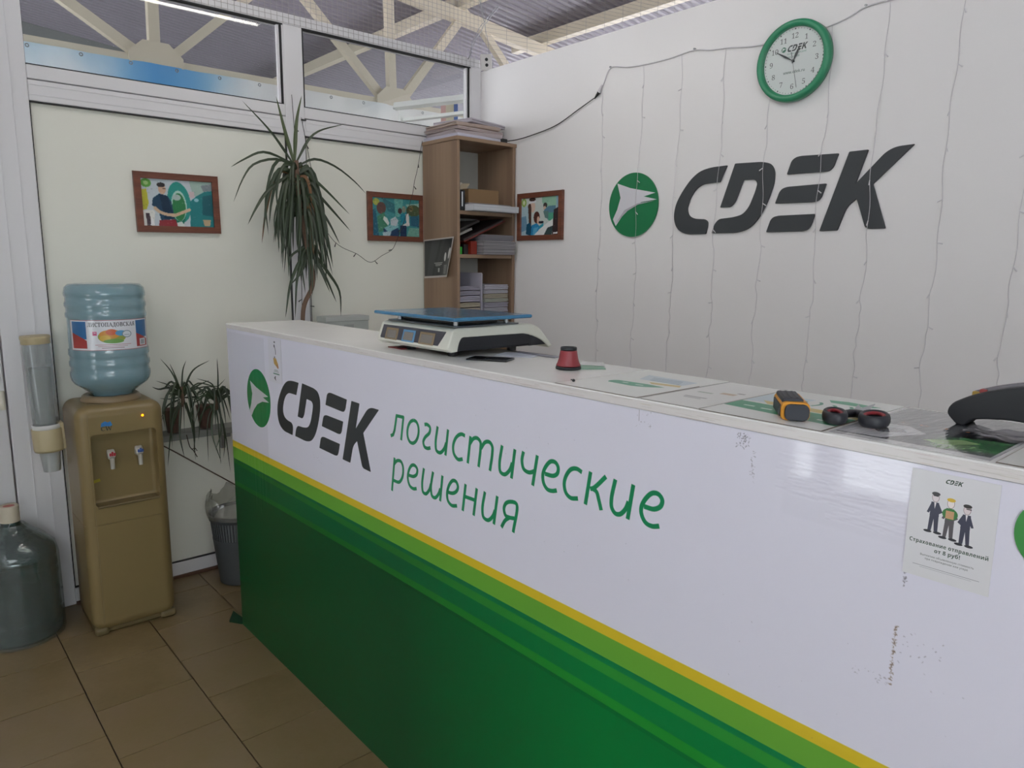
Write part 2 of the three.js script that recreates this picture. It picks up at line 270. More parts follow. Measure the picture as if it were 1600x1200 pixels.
// ---------------------------------------------------------------- lettering outlines in metres
// (z, y) centre lines of the slogan on the counter front; (z, y) outlines of the wall logo
const SLOGAN = [[[1.7101,0.947],[1.7218,0.9522],[1.7287,0.9648],[1.7348,0.9866],[1.7391,1.003],[1.7698,1.0043],[1.7581,0.9451]],[[1.8138,1.0045],[1.8255,1.0027],[1.8333,0.9939],[1.8352,0.9803],[1.8307,0.9656],[1.8209,0.9534],[1.8084,0.9472],[1.7965,0.9487],[1.7884,0.9576],[1.7865,0.9715],[1.7912,0.9865],[1.8012,0.9986],[1.8138,1.0045]],[[1.86,1.002],[1.8711,1.0039],[1.8824,0.9987],[1.8803,0.9866],[1.8619,0.9714],[1.8544,0.9593],[1.859,0.9489],[1.8711,0.947],[1.8836,0.9509]],[[1.9129,1.0068],[1.9045,0.9662],[1.9075,0.9496],[1.9218,0.947],[1.9374,0.959],[1.9457,0.9742]],[[1.9531,1.0067],[1.9423,0.9449]],[[2.0152,1.004],[2.0017,1.0052],[1.9832,0.9943],[1.9722,0.974],[1.9747,0.9557],[1.9895,0.9459],[2.0066,0.9501]],[[2.0347,1.0066],[2.0247,0.9445]],[[2.031,0.9882],[2.0461,1.0041],[2.0595,1.0066],[2.0691,0.9995],[2.0691,0.9855],[2.0625,0.9446]],[[2.0707,0.9871],[2.0849,1.0033],[2.0996,1.006],[2.1082,0.9983],[2.1083,0.9833],[2.1008,0.9445]],[[2.1398,1.0071],[2.132,0.9657],[2.1351,0.9502],[2.1482,0.9477],[2.1638,0.9604],[2.1716,0.9768]],[[2.1794,1.0069],[2.1695,0.9442]],[[2.2051,1.0076],[2.2009,0.988],[2.2064,0.9723],[2.222,0.9687],[2.2388,0.9753]],[[2.2452,1.008],[2.2331,0.9445]],[[1.7265,0.894],[1.7115,0.8048]],[[1.7226,0.8765],[1.7383,0.8889],[1.756,0.8903],[1.7647,0.8782],[1.7619,0.8537],[1.7464,0.8359],[1.7202,0.8339]],[[1.7879,0.8636],[1.8111,0.8654],[1.8249,0.8741],[1.8272,0.8871],[1.8168,0.8938],[1.8035,0.8909],[1.7908,0.876],[1.7856,0.8547],[1.793,0.8387],[1.8083,0.8341],[1.8237,0.8379]],[[1.8556,0.8955],[1.8475,0.8547],[1.8506,0.8367],[1.8619,0.8345],[1.8767,0.8474],[1.8841,0.8635]],[[1.8932,0.8954],[1.884,0.855],[1.8885,0.8361],[1.9003,0.8345],[1.9141,0.8468],[1.9217,0.8614]],[[1.9304,0.8947],[1.9205,0.8315]],[[1.9469,0.8606],[1.9706,0.8632],[1.9856,0.873],[1.9892,0.8833],[1.9827,0.8926],[1.9704,0.8925],[1.956,0.8781],[1.9482,0.8568],[1.9512,0.8409],[1.9647,0.8333],[1.9855,0.8374]],[[2.0171,0.8955],[2.0063,0.8315]],[[2.0565,0.8955],[2.0455,0.8314]],[[2.0115,0.8665],[2.0549,0.8674]],[[2.0846,0.8949],[2.0761,0.8548],[2.0797,0.8374],[2.0949,0.8346],[2.1105,0.8473],[2.1181,0.8622]],[[2.1255,0.8956],[2.1145,0.831]],[[2.1766,0.8312],[2.1865,0.8938],[2.1677,0.8944],[2.1527,0.8867],[2.1472,0.8739],[2.1522,0.8613],[2.1659,0.8601],[2.1805,0.8624]],[[2.1645,0.8597],[2.1512,0.8497],[2.1394,0.8317]],[[2.267,0.9763],[2.2902,0.9775],[2.3009,0.9846],[2.3029,0.9963],[2.2957,1.0046],[2.2832,1.0042],[2.2691,0.9907],[2.2615,0.9728],[2.2646,0.9562],[2.2749,0.9472],[2.2881,0.9472],[2.3003,0.9512]],[[2.3639,1.0013],[2.3512,1.0048],[2.3367,1.0007],[2.3242,0.9853],[2.3197,0.9676],[2.3252,0.9522],[2.3374,0.946],[2.3558,0.9494]],[[2.3852,1.0069],[2.3745,0.9431]],[[2.4218,1.0065],[2.3932,0.9785],[2.3852,0.9752]],[[2.3898,0.9773],[2.4004,0.9736],[2.4066,0.9601],[2.413,0.9425]],[[2.4434,1.0063],[2.436,0.9694],[2.4373,0.954],[2.4454,0.9457],[2.4558,0.9468],[2.4676,0.9586],[2.4743,0.9741]],[[2.4833,1.0064],[2.4736,0.9427]],[[2.5074,0.9747],[2.5294,0.9757],[2.5422,0.9849],[2.544,0.9955],[2.5362,1.003],[2.5241,1.0019],[2.5102,0.9885],[2.5021,0.9713],[2.5037,0.9582],[2.5128,0.9473],[2.526,0.9452],[2.5406,0.9494]]];
const LOGO = {"C":[[1.5712,1.7636],[1.4979,1.7625],[1.4458,1.7524],[1.4043,1.724],[1.3629,1.676],[1.3319,1.6233],[1.3258,1.5685],[1.3455,1.5236],[1.3918,1.5022],[1.4878,1.5017],[1.4955,1.5308],[1.4954,1.5503],[1.481,1.5606],[1.4301,1.5644],[1.4019,1.5772],[1.3915,1.6048],[1.4064,1.6507],[1.4338,1.6846],[1.465,1.7],[1.5429,1.702]],"D":[[1.6057,1.7671],[1.723,1.7626],[1.7585,1.7527],[1.7758,1.7254],[1.7764,1.681],[1.7565,1.6172],[1.7239,1.5552],[1.684,1.5164],[1.6313,1.5025],[1.5162,1.5036],[1.5265,1.5386],[1.5459,1.5589],[1.6124,1.5632],[1.653,1.5725],[1.6781,1.6008],[1.7007,1.6578],[1.7071,1.6862],[1.6949,1.7003],[1.647,1.7024],[1.6164,1.621],[1.5978,1.6024],[1.5492,1.6031]],"E1":[[1.8242,1.7077],[1.8397,1.7553],[1.8544,1.7657],[1.873,1.7685],[2.0119,1.7634],[1.9974,1.7198],[1.9849,1.7072],[1.9674,1.705]],"E2":[[1.7846,1.6059],[1.7995,1.6471],[1.8103,1.6584],[1.8293,1.6635],[1.9764,1.6645],[1.9615,1.6171],[1.951,1.6061],[1.9322,1.6025]],"E3":[[1.7557,1.5018],[1.7708,1.5468],[1.7819,1.557],[1.8015,1.5611],[1.9438,1.5613],[1.929,1.517],[1.919,1.5054],[1.9006,1.5012]],"K":[[2.0482,1.7648],[2.1127,1.7652],[2.0788,1.6561],[2.1827,1.7648],[2.2583,1.7669],[2.1375,1.6503],[2.1906,1.5028],[2.1349,1.503],[2.1232,1.5093],[2.0869,1.6058],[2.0546,1.579],[2.0282,1.5008],[1.9636,1.5003]],"bird":[[1.0114,1.7354],[1.0864,1.7106],[1.1561,1.6963],[1.226,1.6822],[1.1635,1.6702],[1.2347,1.6537],[1.1523,1.6471],[1.0903,1.6245],[1.044,1.5895],[1.0088,1.5493],[0.9915,1.5788],[1.015,1.6204],[1.0326,1.6715]]};
const rounded = (pts, r, rSharp = r) => { // outline with softly rounded corners -> Shape-like command list
  const out = []; const n = pts.length;
  for (let i = 0; i < n; i++) { const a = pts[(i + n - 1) % n], b = pts[i], c = pts[(i + 1) % n]; const l1 = Math.hypot(a[0] - b[0], a[1] - b[1]), l2 = Math.hypot(c[0] - b[0], c[1] - b[1]), turn = Math.acos(Math.max(-1, Math.min(1, ((b[0] - a[0]) * (c[0] - b[0]) + (b[1] - a[1]) * (c[1] - b[1])) / (l1 * l2)))), k = Math.min(turn > 0.95 ? rSharp : r, l1 * 0.48, l2 * 0.48); out.push([[b[0] + (a[0] - b[0]) * k / l1, b[1] + (a[1] - b[1]) * k / l1], b, [b[0] + (c[0] - b[0]) * k / l2, b[1] + (c[1] - b[1]) * k / l2]]); }
  return out;
};
function tracePath(target, pts, r, f = (p) => p, rSharp = 0.004) { rounded(pts, r, rSharp).forEach(([a, b, c], i) => { const A = f(a), B = f(b), C = f(c); i ? target.lineTo(...A) : target.moveTo(...A); target.quadraticCurveTo(...B, ...C); }); }
function smooth(pts, f, n = 8) { const cv = new THREE.CatmullRomCurve3(pts.map(([a, b]) => V(a, b, 0)), false, 'centripetal'); return cv.getPoints(pts.length * n).map((p) => f([p.x, p.y])); }
// draws the logo letters and emblem into a canvas; f maps logo metres to pixels
function drawLetters(x, f, r, color) { x.fillStyle = color; for (const k of ['C', 'D', 'E1', 'E2', 'E3', 'K']) { x.beginPath(); tracePath(x, LOGO[k], r, f); x.closePath(); x.fill(); } }
function drawBird(x, f, color) { x.fillStyle = color; x.beginPath(); LOGO.bird.forEach((p, i) => { const q = f(p); i ? x.lineTo(...q) : x.moveTo(...q); }); x.closePath(); x.fill(); }

// ---------------------------------------------------------------- counter
const XC = -1.639, XB = -1.356, YC = 1.155, YS = 1.138, ZC = 0.611, ZE = 4.3, ZSPLIT = 2.0, ZPRINT = 3.35;
{
  const t = thing('reception_counter', 'long white and green branded reception counter with printed front', 'counter', [0, 0, 0]);
  const paint = (z0, z1, px) => canvasTex(Math.round((z1 - z0) * px), Math.round(YS * px), (x, w, h) => {
    const X = (z) => (z - z0) * px, Y = (y) => (YS - y) * px, f = ([z, y]) => [X(z), Y(y)];
    x.fillStyle = '#e2e1ee'; x.fillRect(0, 0, w, h);
    // the artwork's own colour blend, from bottle green to bright green along the wrap (the white beside it stays even)
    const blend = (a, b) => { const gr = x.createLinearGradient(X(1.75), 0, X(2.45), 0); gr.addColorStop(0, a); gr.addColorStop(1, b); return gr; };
    const edge = (ys, col) => { x.fillStyle = col; x.beginPath(); x.moveTo(0, h); const zs = [0.61, 1, 1.5, 2, 2.5, 3, 3.4]; x.lineTo(X(zs[0]) - 50, h); zs.forEach((z, i) => x.lineTo(X(z) - (i ? 0 : 50), Y(ys[i]))); x.lineTo(w + 50, Y(ys[6])); x.lineTo(w + 50, h); x.fill(); };
    edge([0.7275, 0.729, 0.731, 0.7315, 0.731, 0.7295, 0.728], '#dcc132');
    edge([0.7035, 0.7065, 0.7095, 0.711, 0.7105, 0.709, 0.707], '#6aaa3c');
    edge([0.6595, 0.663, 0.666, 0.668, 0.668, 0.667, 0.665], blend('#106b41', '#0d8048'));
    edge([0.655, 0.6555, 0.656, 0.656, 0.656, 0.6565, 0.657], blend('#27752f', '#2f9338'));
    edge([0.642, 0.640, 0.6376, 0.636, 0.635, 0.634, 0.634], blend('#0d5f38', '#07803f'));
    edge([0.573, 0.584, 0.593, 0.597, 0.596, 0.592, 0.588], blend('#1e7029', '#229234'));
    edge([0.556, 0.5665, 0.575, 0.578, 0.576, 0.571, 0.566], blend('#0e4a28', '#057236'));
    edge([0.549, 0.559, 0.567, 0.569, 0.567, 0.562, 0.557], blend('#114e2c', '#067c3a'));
    // emblem and letters: the wall logo at two thirds size
    const g = ([z, y]) => f([0.6773 * z + 0.0071 * y + 0.1139, -0.0169 * z + 0.6643 * y - 0.1311]);
    x.fillStyle = '#168149'; x.beginPath(); x.ellipse(X(0.8745), Y(0.9205), 0.0985 * px, 0.0985 * px, 0, 0, 7); x.fill();
    drawBird(x, ([z, y]) => f([0.8032 + (z - 1.0065) * 0.70, 0.973 + (y - 1.7354) * 0.675]), '#d7d6dd');
    drawLetters(x, g, 0.04, '#34383b');
    x.strokeStyle = '#1f8a5a'; x.lineWidth = 0.0083 * px; x.lineJoin = 'round'; x.lineCap = 'butt';
    SLOGAN.forEach((s, i) => { x.beginPath(); const pts = i === 0 ? s.map(f) : smooth(s, f); pts.forEach((p, j) => (j ? x.lineTo(...p) : x.moveTo(...p))); x.stroke(); });
    // scuffs, tape residue and a grazed strip
    let sd = 77; const R = () => { sd = (sd * 1664525 + 1013904223) >>> 0; return sd / 4294967296; };
    const scuff = (z, y, sz, sy, n, col) => { x.strokeStyle = col; for (let i = 0; i < n; i++) { const a = X(z + (R() - 0.5) * sz), b = Y(y + (R() - 0.5) * sy), k = 0.006 * px; x.lineWidth = 0.5 + R() * 1.6; x.beginPath(); x.moveTo(a, b); x.lineTo(a + (R() - 0.5) * k, b + (R() - 0.5) * k); x.stroke(); } };
    scuff(2.683, 1.122, 0.02, 0.022, 70, 'rgba(105,100,110,0.5)'); scuff(2.70, 1.085, 0.006, 0.05, 26, 'rgba(105,100,110,0.45)'); scuff(2.5, 1.12, 0.03, 0.03, 16, 'rgba(120,115,120,0.4)');
    scuff(2.918, 0.99, 0.004, 0.02, 24, 'rgba(100,95,105,0.5)'); scuff(2.914, 0.885, 0.002, 0.085, 120, 'rgba(120,100,85,0.55)'); scuff(2.945, 0.9, 0.05, 0.05, 22, 'rgba(110,105,115,0.4)'); scuff(2.89, 0.845, 0.05, 0.012, 22, 'rgba(110,105,115,0.3)');
    scuff(1.3, 0.80, 0.05, 0.02, 10, 'rgba(110,105,115,0.35)'); scuff(2.3, 0.95, 0.5, 0.25, 26, 'rgba(120,118,125,0.28)'); scuff(2.9, 0.75, 0.5, 0.3, 40, 'rgba(120,118,125,0.25)');
    x.strokeStyle = 'rgba(110,105,112,0.5)'; x.lineWidth = 1.5; x.beginPath(); x.moveTo(...f([2.49, 1.137])); x.lineTo(...f([2.49, 1.118])); x.stroke();
  });
  // ripples of the clear film stuck over the front near the leaflet and at the far end
  const relief = (z0, z1, px) => canvasTex(Math.round((z1 - z0) * px), Math.round(YS * px), (x, w, h) => {
    x.fillStyle = '#808080'; x.fillRect(0, 0, w, h); let sd = 9; const R = () => { sd = (sd * 1664525 + 1013904223) >>> 0; return sd / 4294967296; };
    const patch = (za, zb, ya, yb, n, len, th, vert) => { for (let i = 0; i < n; i++) { const a = (za + R() * (zb - za) - z0) * px, b = (YS - ya - R() * (yb - ya)) * px; x.strokeStyle = R() < 0.5 ? 'rgba(255,255,255,0.5)' : 'rgba(0,0,0,0.5)'; x.lineWidth = th * px * (0.5 + R()); x.beginPath(); const L = len * px * (0.4 + R()); if (vert) { x.moveTo(a, b); x.quadraticCurveTo(a + 2, b + L / 2, a, b + L); } else { x.moveTo(a - L / 2, b); x.quadraticCurveTo(a, b + (R() - 0.5) * 3, a + L / 2, b + (R() - 0.5) * 4); } x.stroke(); } };
    patch(2.755, 2.815, 1.06, 1.138, 130, 0.03, 0.0022); patch(2.825, 2.93, 1.04, 1.138, 420, 0.035, 0.0022); patch(0.615, 0.94, 0.72, 1.125, 60, 0.2, 0.012, true);
  }, false);
  // where that film covers the print
  const filmMask = (z0, z1, px) => canvasTex(Math.round((z1 - z0) * px), Math.round(YS * px), (x, w, h) => { x.fillStyle = '#000'; x.fillRect(0, 0, w, h); x.fillStyle = '#fff'; const r = (a, b, c, d) => x.fillRect((a - z0) * px, (YS - d) * px, (b - a) * px, (d - c) * px); r(2.75, 2.935, 1.03, YS); r(0.612, 0.94, 0.72, 1.128); }, false);
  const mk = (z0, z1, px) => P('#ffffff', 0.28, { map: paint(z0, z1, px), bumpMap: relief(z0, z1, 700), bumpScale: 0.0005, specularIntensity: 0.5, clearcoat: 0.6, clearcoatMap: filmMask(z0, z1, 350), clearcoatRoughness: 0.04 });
  const face = (z0, z1, uv0, uv1) => { const g = new THREE.PlaneGeometry(z1 - z0, YS); g.rotateY(-Math.PI / 2); g.translate(XC, YS / 2, (z0 + z1) / 2); const uv = g.attributes.uv, p = g.attributes.position; for (let i = 0; i < 4; i++) uv.setX(i, uv0 + (p.getZ(i) - z0) / (z1 - z0) * (uv1 - uv0)); return clean(g); };
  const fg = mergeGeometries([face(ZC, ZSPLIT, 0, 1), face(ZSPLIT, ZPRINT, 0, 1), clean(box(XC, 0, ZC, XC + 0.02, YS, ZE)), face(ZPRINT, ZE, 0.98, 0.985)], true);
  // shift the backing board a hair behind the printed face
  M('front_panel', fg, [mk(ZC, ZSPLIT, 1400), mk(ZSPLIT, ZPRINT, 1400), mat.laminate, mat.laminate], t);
  { const p = fg.attributes.position, st = fg.groups[2].start, ct = fg.groups[2].count; for (let i = st; i < st + ct; i++) p.setX(i, p.getX(i) + 0.0006); }
  const top = rbox(XC - 0.001, YS, ZC - 0.003, XB, YC, ZE, 0.003);
  M('top', metricUV(top, 1), P('#ffffff', 0.26, { map: tintTex(512, [3, 8, 24, 90], [234, 234, 230], [243, 243, 240], 1, 1, 5) }), t);
  // clear tape folded over the front edge, worn and grubby
  const grime = canvasTex(1024, 32, (x, w, h) => { x.fillStyle = '#dedad8'; x.fillRect(0, 0, w, h); let sd = 3; const R = () => { sd = (sd * 1664525 + 1013904223) >>> 0; return sd / 4294967296; }; for (let i = 0; i < 260; i++) { const u = R(); x.fillStyle = `rgba(${120 + R() * 40 | 0},${100 + R() * 40 | 0},${85 + R() * 30 | 0},${0.06 + 0.16 * R()})`; x.fillRect(u * w, R() * h, 2 + R() * 14, 1 + R() * 2); } });
  M('edge_band', (() => { const g = box(XC - 0.0022, YS + 0.001, ZC, XC - 0.0008, YC - 0.002, ZE); return g; })(), P('#ffffff', 0.3, { map: grime }), t);
  M('end_panel', box(XC + 0.0206, 0, ZC, XB - 0.02, YS, ZC + 0.02), mat.laminate, t);
  M('shelf_panel', box(XC + 0.0206, 0.55, ZC + 0.02, XB - 0.02, 0.57, ZE), mat.laminate, t);
  for (const z of [1.6, 2.6, 3.6]) M('divider', box(XC + 0.0206, 0, z, XB - 0.02, YS, z + 0.02), mat.laminate, t);
  const sh = new THREE.Shape([[-1.672, -0.562], [-1.63, -0.49], [-1.62, -0.608], [-1.642, -0.608]].map((p) => new THREE.Vector2(...p))); const kg = new THREE.ExtrudeGeometry(sh, { depth: 0.006, bevelEnabled: false }); kg.rotateX(-Math.PI / 2);
  const k = M('kick_piece', kg, S('#0a3a22', 0.5), t); k.userData.label = 'dark green torn foot piece';
}
// A6 insurance leaflet stuck to the counter front
{
  const tex = canvasTex(700, 980, (x, w, h) => {
    x.fillStyle = '#dddde0'; x.fillRect(0, 0, w, h);
    const lf = ([z, y]) => [350 + (z - 1.79) * 150, 62 + (1.635 - y) * 150]; drawLetters(x, lf, 0.01, '#33493c');
    const man = (cx, cy, suit, hair, face, flip) => {
      x.save(); x.translate(cx, cy); x.scale(flip * 1, 1); x.fillStyle = suit;
      x.beginPath(); x.moveTo(-32, 90); x.lineTo(30, 90); x.lineTo(40, 215); x.lineTo(-36, 215); x.fill();
      x.beginPath(); x.moveTo(-28, 92); x.lineTo(-62, 190); x.lineTo(-44, 196); x.lineTo(-14, 130); x.fill(); x.beginPath(); x.moveTo(28, 92); x.lineTo(66, 170); x.lineTo(38, 190); x.lineTo(14, 130); x.fill();
      x.beginPath(); x.moveTo(-34, 205); x.lineTo(-42, 352); x.lineTo(-14, 352); x.lineTo(0, 240); x.lineTo(10, 352); x.lineTo(40, 352); x.lineTo(38, 205); x.fill();
      x.fillStyle = '#2b2c34'; x.beginPath(); x.ellipse(-40, 362, 34, 12, 0, 0, 7); x.fill(); x.beginPath(); x.ellipse(40, 362, 34, 12, 0, 0, 7); x.fill();
      x.fillStyle = face; x.beginPath(); x.ellipse(0, 46, 28, 42, 0, 0, 7); x.fill(); x.strokeStyle = '#7b5b60'; x.lineWidth = 3; x.stroke();
      x.fillStyle = hair; x.beginPath(); x.ellipse(0, 14, 34, 17, 0, 0, 7); x.fill();
      x.fillStyle = '#e8e6e6'; x.beginPath(); x.moveTo(-9, 90); x.lineTo(9, 90); x.lineTo(0, 150); x.fill(); x.restore();
    };
    man(215, 178, '#3d3f52', '#3c3a3c', '#e2d9dc', 1); man(470, 228, '#3d3f52', '#33302f', '#e2d6d8', -1); man(340, 205, '#58555a', '#d9b53c', '#efe6e4', 1);
    x.fillStyle = '#3b7c3f'; x.beginPath(); x.ellipse(340, 345, 62, 52, 0, 0, 7); x.fill(); x.fillStyle = '#c69d73'; x.fillRect(306, 318, 66, 70);
    x.fillStyle = '#1d1d1f'; x.fillRect(196, 206, 40, 8); x.fillRect(462, 262, 40, 8);
    x.fillStyle = '#3f5347'; x.textAlign = 'center'; x.font = 'bold 50px sans-serif'; x.fillText('Страхование отправлений', 352, 668, 640); x.fillText('от 8 руб!', 352, 724);
    x.font = '26px sans-serif'; x.fillStyle = '#555b58'; x.fillText('Выплатим объявленную стоимость', 352, 776); x.fillText('при повреждении или утере', 352, 806);
    x.fillStyle = '#8b8b90'; x.fillRect(80, 868, 540, 4); x.fillStyle = '#a5a5aa'; x.fillRect(140, 884, 420, 3);
  });
  const g = new THREE.BoxGeometry(0.0004, 0.134, 0.094); g.translate(XC - 0.0011, 1.0655, 2.962);
  const uv = g.attributes.uv; const m = P('#ffffff', 0.3, { map: tex });
  tag(M('insurance_leaflet', g, [S('#ddd', 0.5), m, S('#ddd', 0.5), S('#ddd', 0.5), S('#ddd', 0.5), S('#ddd', 0.5)]), 'white insurance leaflet with three cartoon men taped to counter front', 'leaflet');
  // green round sticker further along
  const c = new THREE.CylinderGeometry(0.045, 0.045, 0.0006, 48); c.rotateZ(Math.PI / 2); c.translate(XC - 0.001, 1.0866, 3.0705);
  tag(M('round_sticker', c, P('#3f9146', 0.35)), 'round green sticker cut by the right edge of the picture', 'sticker');
  const lt = canvasTex(256, 360, (x, w, h) => {
    x.fillStyle = '#dddce6'; x.fillRect(0, 0, w, h); x.fillStyle = '#55555c'; x.fillRect(118, 22, 26, 14);
    x.strokeStyle = '#4b4a50'; x.lineWidth = 11; x.beginPath(); x.moveTo(124, 62); x.quadraticCurveTo(150, 80, 146, 128); x.stroke(); x.fillStyle = '#3a393d'; x.beginPath(); x.arc(124, 60, 12, 0, 7); x.fill(); x.beginPath(); x.arc(124, 152, 9, 0, 7); x.fill();
    x.fillStyle = '#c9a04a'; x.beginPath(); x.moveTo(96, 160); x.lineTo(150, 158); x.lineTo(190, 205); x.lineTo(178, 235); x.lineTo(110, 205); x.fill(); x.fillStyle = '#b07d52'; x.beginPath(); x.ellipse(176, 222, 22, 14, 0.6, 0, 7); x.fill();
    x.fillStyle = '#8d9a98'; x.fillRect(110, 252, 70, 6); x.fillRect(96, 264, 100, 5); x.fillStyle = '#5f8a7a'; x.fillRect(86, 280, 120, 10);
    x.fillStyle = '#4b4c50'; x.beginPath(); x.moveTo(112, 310); x.lineTo(132, 302); x.lineTo(128, 322); x.lineTo(136, 344); x.lineTo(110, 330); x.lineTo(98, 322); x.fill();
  });
  const g2 = new THREE.BoxGeometry(0.0004, 0.142, 0.098); g2.translate(XC - 0.0011, 1.0635, 1.026);
  tag(M('courier_leaflet', g2, [S('#ddd', 0.5), P('#ffffff', 0.3, { map: lt }), S('#ddd', 0.5), S('#ddd', 0.5), S('#ddd', 0.5), S('#ddd', 0.5)]), 'small white leaflet with courier drawing above the printed letter C', 'leaflet');
}
// ---------------------------------------------------------------- raised logo on the wall
{
  const ext = (pts, r, depth) => { const s = new THREE.Shape(); tracePath(s, pts, r); const g = new THREE.ExtrudeGeometry(s, { depth, bevelEnabled: true, bevelSize: 0.0008, bevelOffset: -0.0008, bevelThickness: 0.0008, bevelSegments: 1, curveSegments: 10 }); g.rotateY(-Math.PI / 2); return g; };
  const place = (g) => { g.computeBoundingBox(); return g; };
  const letter = (keys, name, label) => { const t = thing(name, label, 'letter', [-0.0015, 0, 0]); for (const k of keys) M(keys.length > 1 ? 'bar' : 'body', place(ext(LOGO[k], 0.04, 0.006)), mat.charcoal, t); return t; };
  letter(['C'], 'sign_letter', 'raised charcoal letter C next to the green emblem on wall'); letter(['D'], 'sign_letter', 'raised charcoal letter D with open stem on white wall'); letter(['E1', 'E2', 'E3'], 'sign_letter', 'raised charcoal letter E made of three slanted bars'); letter(['K'], 'sign_letter', 'raised charcoal letter K with long slanted arm on wall');
  const e = thing('sign_emblem', 'round green wall emblem with white bird head', 'emblem', [-0.002, 1.637, 1.1033]);
  const d = new THREE.CylinderGeometry(0.1385, 0.1385, 0.006, 64); d.rotateZ(Math.PI / 2); d.translate(-0.003, 0, 0); M('disc', d, P('#15794a', 0.4), e);
  const b = new THREE.Shape(); LOGO.bird.forEach(([z, y], i) => (i ? b.lineTo(z - 1.1033, y - 1.637) : b.moveTo(z - 1.1033, y - 1.637)));
  const bg = new THREE.ExtrudeGeometry(b, { depth: 0.0012, bevelEnabled: false }); bg.rotateY(-Math.PI / 2); bg.translate(-0.0061, 0, 0); M('bird', bg, S('#d9d8de', 0.5), e);
  const fg = new THREE.ExtrudeGeometry(new THREE.Shape([[-0.095, -0.078], [-0.045, -0.02], [0.03, 0.006], [0.12, 0.012], [0.03, 0.0], [-0.04, -0.03]].map(([z, y]) => new THREE.Vector2(z, y))), { depth: 0.0008, bevelEnabled: false }); fg.rotateY(-Math.PI / 2); fg.translate(-0.0074, 0, 0); M('bird_fold', fg, S('#b3b2ba', 0.5), e);
}
// ---------------------------------------------------------------- wall clock
{
  const t = thing('wall_clock', 'round white wall clock with a green rim showing ten to one', 'clock', [-0.009, 2.098, 1.8275]); const R = 0.139;
  const tex = canvasTex(900, 900, (x, w, h) => {
    x.fillStyle = '#e4e3e4'; x.fillRect(0, 0, w, h); x.translate(450, 450); x.fillStyle = '#4a4a4c'; x.textAlign = 'center'; x.textBaseline = 'middle'; x.font = '88px serif';
    for (let i = 1; i <= 12; i++) { const a = i * Math.PI / 6; x.fillText(String(i), Math.sin(a) * 305, -Math.cos(a) * 305); }
    for (let i = 0; i < 60; i++) { const a = i * Math.PI / 30; x.beginPath(); x.arc(Math.sin(a) * 385, -Math.cos(a) * 385, i % 5 ? 4.5 : 9, 0, 7); x.fill(); }
    const f = ([z, y]) => [(z - 1.62) * 290 - 5, (1.635 - y) * 290 - 160]; drawLetters(x, f, 0.01, '#4b4e50');
    x.fillStyle = '#4c7f69'; x.beginPath(); x.ellipse(-142, -158, 32, 32, 0, 0, 7); x.fill(); drawBird(x, ([z, y]) => [(z - 1.1033) * 225 - 142, (1.637 - y) * 225 - 158], '#e4e3e4');
    x.fillStyle = '#86a79a'; x.font = '38px sans-serif'; x.fillText('логистические', 35, -98); x.fillText('решения', -5, -58); x.fillStyle = '#7d8a86'; x.font = 'bold 46px sans-serif'; x.fillText('www.cdek.ru', 15, 128);
  });
  const dial = new THREE.CircleGeometry(R - 0.012, 64); dial.rotateY(-Math.PI / 2); dial.translate(-0.012, 0, 0); M('dial', dial, S('#ffffff', 0.6, { map: tex }), t);
  const back = new THREE.CylinderGeometry(R - 0.006, R - 0.006, 0.011, 64); back.rotateZ(Math.PI / 2); back.translate(-0.0055, 0, 0); M('case', back, S('#dddddd', 0.6), t);
  const rim = lathe([[R - 0.025, 0.012], [R - 0.024, 0.022], [R - 0.014, 0.028], [R - 0.003, 0.026], [R, 0.016], [R, 0.0], [R - 0.008, 0.0], [R - 0.012, 0.012], [R - 0.025, 0.012]], 72); rim.rotateZ(Math.PI / 2); M('rim', rim, P('#2f8a63', 0.35), t);
  const hand = (len, wd, ang, x, tail, name, m) => { const s = new THREE.Shape([[-0.0015, -tail], [0.0015, -tail], [wd * 0.25, 0.004], [wd, len * 0.45], [0.0008, len], [-0.0008, len], [-wd, len * 0.45], [-wd * 0.25, 0.004]].map((p) => new THREE.Vector2(...p))); const g = new THREE.ExtrudeGeometry(s, { depth: 0.0012, bevelEnabled: false }); g.rotateZ(-ang); g.rotateY(-Math.PI / 2); g.translate(x, 0, 0); M(name, g, m, t); };
  hand(0.052, 0.0045, 0.43, -0.0145, 0.008, 'hour_hand', mat.charcoal); hand(0.078, 0.0036, -1.03, -0.0165, 0.008, 'minute_hand', mat.charcoal); hand(0.096, 0.0006, 2.92, -0.0185, 0.03, 'second_hand', S('#77787a', 0.5));
  const hub = new THREE.CylinderGeometry(0.004, 0.004, 0.007, 16); hub.rotateZ(Math.PI / 2); hub.translate(-0.016, 0, 0); M('hub', hub, mat.charcoal, t);
  const gl = new THREE.CircleGeometry(R - 0.014, 64); gl.rotateY(-Math.PI / 2); gl.translate(-0.0225, 0, 0); M('cover_glass', gl, mat.glass, t);
}
